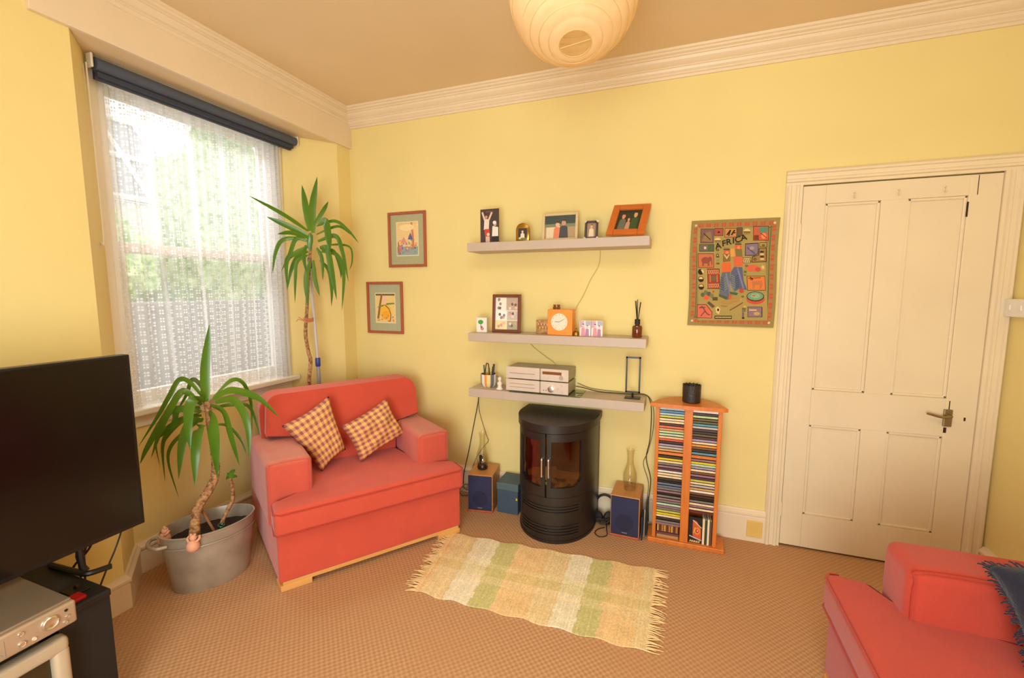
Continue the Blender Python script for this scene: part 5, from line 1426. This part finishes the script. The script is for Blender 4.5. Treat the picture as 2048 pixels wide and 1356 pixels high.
TALL = [(0.0227,[(0.098,-0.492,1.823),(0.086,-0.479,1.977),(0.109,-0.446,2.184)]),(0.0210,[(0.076,-0.499,1.835),(0.045,-0.493,1.987),(0.019,-0.486,2.13)]),(0.0129,[(0.105,-0.483,1.878),(0.134,-0.435,1.97),(0.145,-0.396,2.036)]),(0.0113,[(0.067,-0.502,1.835),(0.056,-0.685,1.914),(0.019,-0.878,1.988)]),(0.0178,[(0.068,-0.506,1.803),(-0.017,-0.584,1.86),(-0.102,-0.663,1.911)]),(0.0129,[(0.068,-0.507,1.79),(0.026,-0.6,1.814),(0.01,-0.689,1.796)]),(0.0129,[(0.047,-0.515,1.79),(-0.053,-0.589,1.776),(-0.068,-0.64,1.697),(-0.054,-0.686,1.557)]),(0.0129,[(0.069,-0.509,1.769),(0.023,-0.56,1.781),(0.014,-0.612,1.675),(-0.0,-0.665,1.573)]),(0.0146,[(0.07,-0.512,1.735),(0.032,-0.575,1.69),(0.01,-0.632,1.633),(0.056,-0.679,1.452)]),(0.0129,[(0.072,-0.516,1.703),(-0.004,-0.53,1.672),(-0.054,-0.54,1.586),(-0.085,-0.548,1.462)]),(0.0113,[(0.073,-0.518,1.681),(0.034,-0.573,1.636),(0.054,-0.614,1.527),(0.086,-0.656,1.373)]),(0.0178,[(0.083,-0.518,1.648),(0.111,-0.587,1.518),(0.179,-0.646,1.347)]),(0.0146,[(0.104,-0.51,1.648),(0.156,-0.558,1.528),(0.23,-0.598,1.415)]),(0.0210,[(0.123,-0.477,1.874),(0.205,-0.498,1.891),(0.266,-0.542,1.778),(0.316,-0.588,1.69)]),(0.0097,[(0.117,-0.48,1.867),(0.24,-0.449,1.897),(0.336,-0.439,1.831),(0.412,-0.438,1.752)]),(0.0081,[(0.119,-0.485,1.813),(0.221,-0.442,1.861),(0.272,-0.424,1.858),(0.324,-0.41,1.813)]),(0.0146,[(0.13,-0.487,1.769),(0.256,-0.472,1.799),(0.326,-0.494,1.697),(0.395,-0.526,1.505)]),(0.0065,[(0.142,-0.486,1.735),(0.255,-0.443,1.748),(0.328,-0.418,1.726),(0.341,-0.423,1.639),(0.328,-0.435,1.584)]),(0.0194,[(0.142,-0.487,1.726),(0.221,-0.513,1.71),(0.293,-0.557,1.567),(0.366,-0.603,1.395)]),(0.0113,[(0.153,-0.484,1.714),(0.227,-0.458,1.703),(0.27,-0.455,1.594),(0.279,-0.459,1.529)]),(0.0129,[(0.154,-0.485,1.703),(0.271,-0.481,1.678),(0.34,-0.505,1.559),(0.363,-0.559,1.326)]),(0.0113,[(0.145,-0.495,1.648),(0.212,-0.496,1.583),(0.248,-0.514,1.463),(0.264,-0.539,1.351)]),(0.0129,[(0.122,-0.494,1.726),(0.193,-0.53,1.656),(0.245,-0.581,1.515)]),(0.0210,[(0.076,-0.5,1.822),(0.117,-0.545,1.771),(0.162,-0.591,1.691)]),(0.0129,[(0.058,-0.516,1.745),(0.065,-0.548,1.679),(0.104,-0.573,1.566)]),]
# galvanised tub
def oval(bm, prof, n=56, c=(0, 0), ang=0.0, flat=False):
    rings = []
    for (a, b_, z) in prof:
        ring = []
        for k in range(n):
            t_ = 2 * PI * k / n; x, y = a * math.cos(t_), b_ * math.sin(t_)
            ring.append(bm.verts.new((c[0] + x * math.cos(ang) - y * math.sin(ang), c[1] + x * math.sin(ang) + y * math.cos(ang), z)))
        rings.append(ring)
    for a, b_ in zip(rings, rings[1:]):
        for k in range(n): bm.faces.new([a[k], a[(k + 1) % n], b_[(k + 1) % n], b_[k]])
    return rings
TC = Vector((.150, -1.325, 0)); TA = R(66)
t = thing('galvanised_tub', 'oval galvanised metal tub on the carpet holding the short yucca', 'tub', TC, TA)
b = B(); RA, RB = .200, .140
rg = oval(b, [(.001, .001, .004), (.150, .103, .002), (.160, .110, .0), (.164, .114, .010), (RA * .99, RB * .99, .262), (RA, RB, .290), (RA + .004, RB + .004, .294), (RA + .004, RB + .004, .300), (RA - .003, RB - .003, .300), (RA - .006, RB - .006, .285), (.170, .110, .06), (.001, .001, .05)])
obj('tub_body', b, galv_m, t, 40)
b = B(); oval(b, [(RA * .985 + .003, RB * .985 + .003, .238), (RA * .987 + .005, RB * .987 + .005, .242), (RA * .987 + .003, RB * .987 + .003, .246)]); obj('rolled_band', b, galv_m, t, True)
b = B(); oval(b, [(.002, .002, .248), (RA * .55, RB * .55, .245), (RA * .955, RB * .955, .236)]); 
for v in b.verts: v.co.z += .006 * noise.noise(v.co * 30)
obj('soil', b, soil_m, t, True)
for s in (-1,):
    b = B(); tube(b, [(s * (RA - .02), -.062, .262), (s * (RA + .018), -.060, .264), (s * (RA + .036), -.032, .266), (s * (RA + .042), 0, .266), (s * (RA + .036), .032, .266), (s * (RA + .018), .060, .264), (s * (RA - .02), .062, .262)], .0085, 10, sm=4); obj('handle', b, galv_m, t, 40)
t = thing('yucca', 'short yucca with long drooping green leaves in the oval metal tub', 'plant', (.17, -1.34, .25))
off = Vector((.17, -1.34, .25))
T1 = [(.186, -1.425, .22), (.184, -1.418, .30), (.165, -1.385, .39), (.181, -1.330, .473), (.195, -1.305, .547), (.185, -1.296, .659), (.160, -1.289, .783), (.141, -1.283, .90)]
b = B(); tube(b, [Vector(p) - off for p in T1], [.024, .023, .021, .020, .018, .016, .016, .013], 14, sm=8)
for i, v in enumerate(b.verts):
    pass
P = catmull(T1, 14)
for i in range(0, len(P) - 1, 2):
    T = (P[i + 1] - P[i]).normalized(); s = i / len(P); r_ = (.0245 - .009 * s) 
    M = Matrix.Translation(P[i] - off) @ T.to_track_quat('Z', 'Y').to_matrix().to_4x4()
    lathe(b, [(r_ * .9, -.002), (r_ + .0012, 0), (r_ * .9, .003)], 14, M=M)
obj('trunk', b, bark_m, t, 40)
obj('foliage', leaf_mesh(SHORT, off, 1.0, 1), leaf_m, t, 'keep')
t = thing('yucca_offshoot', 'small bent yucca cane with a tiny green sprout at the right of the tub', 'plant', (.19, -1.29, .24))
off = Vector((.19, -1.29, .24))
T1b = [(.190, -1.300, .235), (.203, -1.290, .295), (.192, -1.241, .345), (.190, -1.222, .37), (.184, -1.216, .428), (.168, -1.213, .475)]
b = B(); tube(b, [Vector(p) - off for p in T1b], [.009, .009, .010, .009, .009, .008], 10, sm=7)
P = catmull(T1b, 10)
for i in range(0, len(P) - 1, 2):
    T = (P[i + 1] - P[i]).normalized(); M = Matrix.Translation(P[i] - off) @ T.to_track_quat('Z', 'Y').to_matrix().to_4x4()
    lathe(b, [(.0085, -.0015), (.0108, 0), (.0085, .002)], 10, M=M)
obj('cane', b, bark_m, t, 40)
e = Vector((.168, -1.213, .475))
obj('sprout', leaf_mesh([(.012, [e, e + Vector((-.012, 0, .02)), e + Vector((-.02, 0, .026))]), (.014, [e, e + Vector((.008, .004, .03)), e + Vector((.03, .01, .05))]), (.012, [e, e + Vector((.018, .008, .012)), e + Vector((.045, .01, .012))]), (.010, [e, e + Vector((-.018, .002, .006)), e + Vector((-.03, 0, -.012))])], off, .75, 2), leaf_m, t, 'keep')
b = B(); tube(b, [(.215, -1.335, .235), (.135, -1.36, .40)], .006, 8); tag(obj('cane_stick', b, twig_m, None, 40), 'thin bare brown stick slanting between trunk and green bottle', 'stick')
t = thing('glass_bottle', 'dark green glass bottle neck sticking out of the tub soil', 'bottle', (.232, -1.335, .235))
b = B(); lathe(b, [(.026, -.01), (.028, .02), (.020, .036), (.013, .048), (.013, .060), (.016, .062), (.016, .070), (.0105, .070), (.0105, .05)], 24, M=Matrix.Rotation(R(18), 4, 'Y')); obj('neck', b, greenbottle_m, t, True)
def frog(loc, rz, lab):
    t = thing('clay_figurine', lab, 'ornament', loc, rz, 'pink clay figurines on the tub rim'); t.scale = (1.08, 1.08, 1.08)
    b = B(); lathe(b, [(0, -.045), (.018, -.042), (.026, -.028), (.024, -.012), (.014, .002), (.0, .006)], 18); obj('body', b, pink_m, t, True)
    b = B(); lathe(b, [(0, -.012), (.012, -.008), (.015, .002), (.010, .012), (0, .015)], 14, M=Matrix.Translation((0, .006, .012))); h_ = obj('head', b, pink_m, t, True)
    for s in (-1, 1):
        b = B(); lathe(b, [(0, 0), (.005, .002), (.005, .008), (0, .010)], 8, (s * .008, .006), M=Matrix.Translation((0, 0, .022))); obj('eye_bump', b, pink_m, h_, True)
        b = B(); tube(b, [(s * .014, .0, -.004), (s * .024, .008, .008), (s * .020, .018, .016)], [.006, .004], 6, sm=3); obj('arm', b, pink_m, t, True)
hd = Vector((math.cos(TA), math.sin(TA), 0)); pd = Vector((-hd.y, hd.x, 0))
frog(Vector((.245, -1.470, .288)), R(30), 'small pink clay figurine hooked on the tub rim facing the room')
frog(Vector((.055, -1.478, .290)), R(-20), 'small pink clay figurine hooked on the tub handle nearest the wall')

# tall yucca behind the armchair
t = thing('yucca', 'tall yucca with a spiky green crown in the corner behind the armchair', 'plant', (-.03, -.43, 0))
off = Vector((-.03, -.43, 0))
b = B(); lathe(b, [(0, 0), (.085, 0), (.092, .01), (.112, .20), (.118, .20), (.118, .225), (.108, .225), (.100, .03), (0, .03)], 32); obj('pot', b, terracotta_m, t, 40)
b = B(); lathe(b, [(0, .205), (.107, .20)], 32); obj('soil', b, soil_m, t)
T2 = [(-.03, -.43, .18), (-.012, -.47, .50), (.004, -.495, .82), (.011, -.48, .972), (-.008, -.478, 1.051), (-.026, -.474, 1.166), (-.012, -.470, 1.30), (.02, -.475, 1.50), (.06, -.49, 1.66), (.084, -.498, 1.80)]
b = B(); tube(b, [Vector(p) - off for p in T2], [.015, .014, .013, .012, .012, .011, .010, .009], 12, sm=8)
P = catmull(T2, 12)
for i in range(0, len(P) - 1, 2):
    T = (P[i + 1] - P[i]).normalized(); M = Matrix.Translation(P[i] - off) @ T.to_track_quat('Z', 'Y').to_matrix().to_4x4(); r_ = .0145 - .005 * i / len(P)
    lathe(b, [(r_ * .85, -.002), (r_ + .001, 0), (r_ * .85, .003)], 12, M=M)
obj('trunk', b, bark_m, t, 40)
obj('foliage', leaf_mesh(TALL, off, .95, 3), leaf_m, t, 'keep')
t = thing('extending_pole', 'grey extending pole with blue collars tied to the tall yucca', 'pole', (.045, -.445, 0))
b = B(); tube(b, [(0, 0, 0), (-.012, .008, .96)], .0125, 14); obj('lower_tube', b, mat('grey_tube', (150, 146, 150), .4), t, 40)
b = B(); tube(b, [(-.012, .008, .96), (-.075, .040, 1.66)], .0095, 14); obj('upper_tube', b, pole_m, t, 40)
for z, x, y, r_, h_ in ((.935, -.012, .0077, .017, .06), (1.60, -.070, .037, .0135, .075)):
    b = B(); lathe(b, [(r_ * .8, 0), (r_, .006), (r_, h_ - .008), (r_ * .8, h_)], 16, (x, y), M=Matrix.Translation((0, 0, z))); obj('collar', b, blue_m, t, 40)
b = B()
for k in range(3): tube(b, [(-.012 + .028 * math.cos(a_ * PI / 6), -.458 + .034 * math.sin(a_ * PI / 6), 1.245 + .009 * k + .004 * math.sin(a_)) for a_ in range(13)], .0035, 6)
tube(b, [(-.035, -.478, 1.25), (-.065, -.495, 1.26), (-.075, -.50, 1.245)], .003, 5); tube(b, [(-.03, -.485, 1.255), (-.055, -.50, 1.275)], .003, 5)
tag(obj('twine', b, mat('pink_twine', (214, 134, 104), .9)), 'pink twine tying the tall yucca trunk to the grey pole', 'twine')

# ------------------------------------------------------------------ paper lantern
LC = Vector((1.95, -1.176, 2.467)); LR = .226
t = thing('paper_lantern', 'round ribbed cream paper lantern hanging from the ceiling', 'lamp', LC)
b = B(); n_, m_ = 48, 96; prof = []
th0, th1 = R(14), R(166)
for k in range(m_ + 1):
    th = th0 + (th1 - th0) * k / m_
    rib = abs(math.sin(k * PI / 6)) * .0022
    prof.append(((LR - .004 + rib) * math.sin(th), -(LR - .004 + rib) * math.cos(th)))
tl = R(4)
Mt = Matrix.Rotation(R(-6), 4, 'Y') @ Matrix.Rotation(R(-17), 4, 'X')
lathe(b, prof, 64, M=Mt); obj('shade', b, paper_m, t, True)
b = B()
for k in range(0, 17):
    th = th0 + (th1 - th0) * k / 16; r_, z = (LR - .0035) * math.sin(th), -(LR - .0035) * math.cos(th)
    tilt = .012 * math.sin(k * 2.1)
    tube(b, [Mt @ Vector((r_ * math.cos(a_ * PI / 24), r_ * math.sin(a_ * PI / 24), z + tilt * math.cos(a_ * PI / 24 + k) * math.sin(th))) * 1.0 for a_ in range(49)], .0011, 4, caps=False)
o = obj('ribs', b, mat('bamboo_wire', (214, 178, 110), .6), t)
b = B(); r_, z = LR * math.sin(th0) - .002, -LR * math.cos(th0) + .004
tube(b, [Mt @ Vector((r_ * math.cos(a_ * PI / 16), r_ * math.sin(a_ * PI / 16), z)) for a_ in range(33)], .002, 6, caps=False); tube(b, [Mt @ Vector((-r_, 0, z)), Mt @ Vector((r_, 0, z))], .0015, 5)
obj('bottom_ring', b, MATS['bamboo_wire'], t)
b = B(); lathe(b, [(0, -.03), (.018, -.026), (.028, -.005), (.028, .015), (.016, .05), (.013, .06), (.013, .09), (0, .09)], 20); obj('bulb', b, mat('frosted_bulb', (255, 240, 214), .4, emis=(255, 226, 176), estr=.15), t, True)
b = B(); tube(b, [(0, 0, .09), (0, 0, ZC - LC.z - .02)], .004, 8); obj('cord', b, white_m, t, 40)
b = B(); lathe(b, [(0, 0), (.04, 0), (.036, .018), (0, .02)], 24, M=Matrix.Translation((0, 0, ZC - LC.z - .02))); obj('ceiling_rose', b, white_m, t, 40)

# ------------------------------------------------------------------ television corner
t = thing('television', 'large black flat-screen television at the left edge', 'television', (.37, -2.33, .45))
hw, zb, zt = .595, .098, .762
b = B(); bx(b, -.012, -hw, zb, .030, hw, zt, .003); bx(b, -.05, -hw * .6, zb + .06, -.01, hw * .6, zt - .2, .01); obj('body', b, black_m, t)
b = B(); bx(b, .0285, -hw + .011, zb + .016, .0315, hw - .011, zt - .009); obj('screen', b, screen_m, t)
for s in (-1, 1):
    b = B(); yy = s * .40
    tube(b, [(.01, yy, zb + .01), (.012, yy + .002, .03), (.02, yy + .008, .011)], .011, 8)
    tube(b, [(-.15, yy - .015, .009), (.0, yy - .01, .014), (.05, yy + .0, .014), (.066, yy + .058, .009)], .010, 8, sm=3)
    obj('foot', b, black_m, t, 40)
t = thing('television_cabinet', 'low black television cabinet at the bottom left', 'cabinet', (.30, -2.53, 0))
hl = .59
b = B(); bx(b, -.24, -hl - .01, .425, .262, hl + .002, .45, .006); obj('top', b, blackm_m, t)
b = B(); bx(b, -.235, hl - .018, 0, .25, hl, .425); obj('side_panel', b, blackm_m, t)
b = B(); bx(b, -.235, -hl, 0, .25, -hl + .018, .425); obj('side_panel', b, blackm_m, t)
b = B(); bx(b, .232, hl - .135, .0, .252, hl, .425); obj('front_panel', b, blackm_m, t)
b = B(); bx(b, .232, -hl, .0, .252, -hl + .135, .425); obj('front_panel', b, blackm_m, t)
b = B(); bx(b, -.235, -hl, .02, .245, hl, .04); obj('shelf', b, blackm_m, t)
b = B(); bx(b, -.235, -hl, .04, -.225, hl, .425); obj('back_panel', b, blackm_m, t)
# silver disc player on the cabinet
t = thing('disc_player', 'silver disc player with round dial on the television cabinet', 'disc player', (.47, -2.275, .45), R(0))
b = B(); bx(b, -.15, -.205, .006, .165, .205, .078, .006, 3); obj('casing', b, mat('warm_grey_metal', (150, 134, 114), .4, .5, var=.03), t, 40)
b = B(); bx(b, .160, -.207, .004, .182, .207, .074, .008, 3); fp = obj('front_panel', b, mat('silver_front', (190, 164, 138), .35, .4, var=.03), t, 40)
def dial(y, z, r_, h_, m__, nm='button'):
    b = B(); lathe(b, [(0, 0), (r_, 0), (r_ * .94, h_ * .7), (r_ * .8, h_), (r_ * .7, h_ * .8), (0, h_ * .7)], 24, M=Matrix.Translation((.182, y, z)) @ Matrix.Rotation(PI / 2, 4, 'Y')); obj(nm, b, m__, fp, 40)
dial(.145, .044, .020, .008, chrome_m, 'jog_dial'); dial(.085, .056, .006, .005, chrome_m); dial(.085, .026, .008, .006, chrome_m); dial(.110, .022, .005, .004, silver_m); dial(.182, .056, .004, .003, black_m); dial(.184, .036, .005, .004, chrome_m); dial(.178, .022, .005, .004, chrome_m)
b = B(); bx(b, .181, -.10, .020, .184, .045, .024); bx(b, .1815, .05, .014, .1835, .052, .060); obj('tray_slot', b, silverd_m, fp)
b = B(); bx(b, .1815, -.09, .012, .1835, .005, .030); obj('display', b, black_m, fp)
for x in (-.12, .14):
    for y in (-.17, .17):
        b = B(); lathe(b, [(0, 0), (.012, 0), (.012, .008), (0, .008)], 12, (x, y)); obj('foot', b, blackm_m, t)
# portable silver tube television standing in the cabinet opening
t = thing('portable_television', 'small silver tube television in the open front of the black cabinet', 'television', (.46, -2.335, .04))
b = B(); bx(b, -.16, -.235, 0, .115, .235, .345, .03, 4); obj('casing', b, mat('dark_silver_plastic', (120, 110, 98), .4, .2), t, 40)
b = B()
z0, z1_, y_ = .0, .362, .262
for (a0, c0, a1, c1) in ((-y_, z1_ - .05, y_, z1_), (-y_, 0, y_, .07), (-y_, .05, -y_ + .042, z1_ - .03), (y_ - .042, .05, y_, z1_ - .03)):
    bx(b, .10, a0, c0, .150, a1, c1, .016, 4)
obj('bezel', b, mat('brushed_silver_plastic', (206, 190, 164), .3, .3, var=.03), t, 40)
b = B(); bx(b, .10, -y_ + .035, .06, .128, y_ - .035, z1_ - .04, .01, 3); obj('screen', b, mat('dark_olive_tube', (58, 46, 28), .15), t, 40)
# small things and cables behind
b = B(); bx(b, .50, -2.055, .45, .545, -1.995, .462, .003); o = obj('red_lighter', b, red_m); tag(o, 'small red plastic item on the black cabinet beside the disc player', 'gadget')
b = B(); bx(b, .43, -2.015, .45, .50, -1.965, .456, .002); tube(b, [(.455, -1.985, .456), (.46, -1.98, .461)], .007, 10); tag(obj('remote_control', b, black_m), 'small black remote lying near the corner of the cabinet top', 'remote')
for pts, lab in (([(.33, -1.87, .60), (.25, -1.882, .475), (.18, -1.845, .37), (.12, -1.835, .20), (.10, -1.84, .006)], 'black lead hanging nearest the screen edge behind the cabinet'),
                 ([(.33, -1.84, .60), (.25, -1.856, .475), (.17, -1.828, .36), (.11, -1.81, .20), (.08, -1.80, .006)], 'black lead dropping from the screen behind the foot'),
                 ([(.33, -1.83, .60), (.25, -1.845, .47), (.20, -1.875, .40), (.15, -1.87, .30), (.13, -1.875, .006)], 'second black lead crossing behind the television foot')):
    b = B(); tube(b, pts, .004, 6, sm=5); tag(obj('cable', b, cable_m, None, 40), lab, 'cable')
b = B(); tube(b, [(.345, -1.79, .60), (.335, -1.775, .55), (.33, -1.80, .47), (.35, -1.86, .38), (.36, -1.905, .28), (.30, -1.91, .05), (.20, -1.90, .006)], .0032, 6, sm=5); tag(obj('cable', b, cable_m, None, 40), 'black lead curving from the screen corner down behind the cabinet', 'cable')

# ------------------------------------------------------------------ lights
def area(name, loc, rot, size, power, col, sizey=None):
    l = bpy.data.lights.new(name, 'AREA'); l.energy = power; l.color = col; l.size = size
    if sizey: l.shape = 'RECTANGLE'; l.size_y = sizey
    o = bpy.data.objects.new(name, l); COL.objects.link(o); o.location = loc; o.rotation_euler = rot
    return o
W = bpy.data.worlds.new('overcast_sky'); sc.world = W; W.use_nodes = True
W.node_tree.nodes['Background'].inputs[0].default_value = (1.0, 1.0, 1.0, 1)
W.node_tree.nodes['Background'].inputs[1].default_value = SKY = 2.3
WARM = (.86, .97, 1.0)
# flash bounced off the ceiling behind the camera
area('ceiling_bounce', (2.2, -2.75, 2.0), (R(180 - 12), 0, 0), .6, 17, WARM)
# soft fill added under the ceiling, no fitting hangs there
area('overhead_fill', (1.9, -1.9, 2.72), (R(12), 0, 0), 1.2, 18, WARM, .8)
l = bpy.data.lights.new('lantern_bulb', 'POINT'); l.energy = .25; l.color = (1.0, .9, .72); l.shadow_soft_size = .05
o = bpy.data.objects.new('lantern_bulb', l); COL.objects.link(o); o.location = LC + Vector((0, 0, -.05))
# broad fill added behind the camera to lift the lower walls, not a window
area('rear_fill', (1.9, -3.86, 1.0), (R(86), 0, R(8)), 1.8, 112, (.86, .98, 1.0), 1.4)
# daylight entering by the sashes
area('window_daylight', (-1.5, -.9, 3.9), (0, R(-38), 0), 1.2, 150, (.95, .98, 1.0))

# ------------------------------------------------------------------ camera
cam = bpy.data.cameras.new('camera'); co = bpy.data.objects.new('camera', cam); COL.objects.link(co)
cam.sensor_fit = 'HORIZONTAL'; cam.sensor_width = 36.0; cam.lens = 879.35 / 2048 * 36.0
cam.clip_start = .02
co.location = (2.314, -2.7687, 1.4473)
co.rotation_euler = (PI / 2 - .1082, 0, .3545)
sc.camera = co
sc.view_settings.view_transform = 'Standard'
sc.view_settings.look = 'None'
sc.view_settings.exposure = 0.02
sc.cycles.max_bounces = 10
sc.cycles.transparent_max_bounces = 16
sc.cycles.sample_clamp_indirect = 6
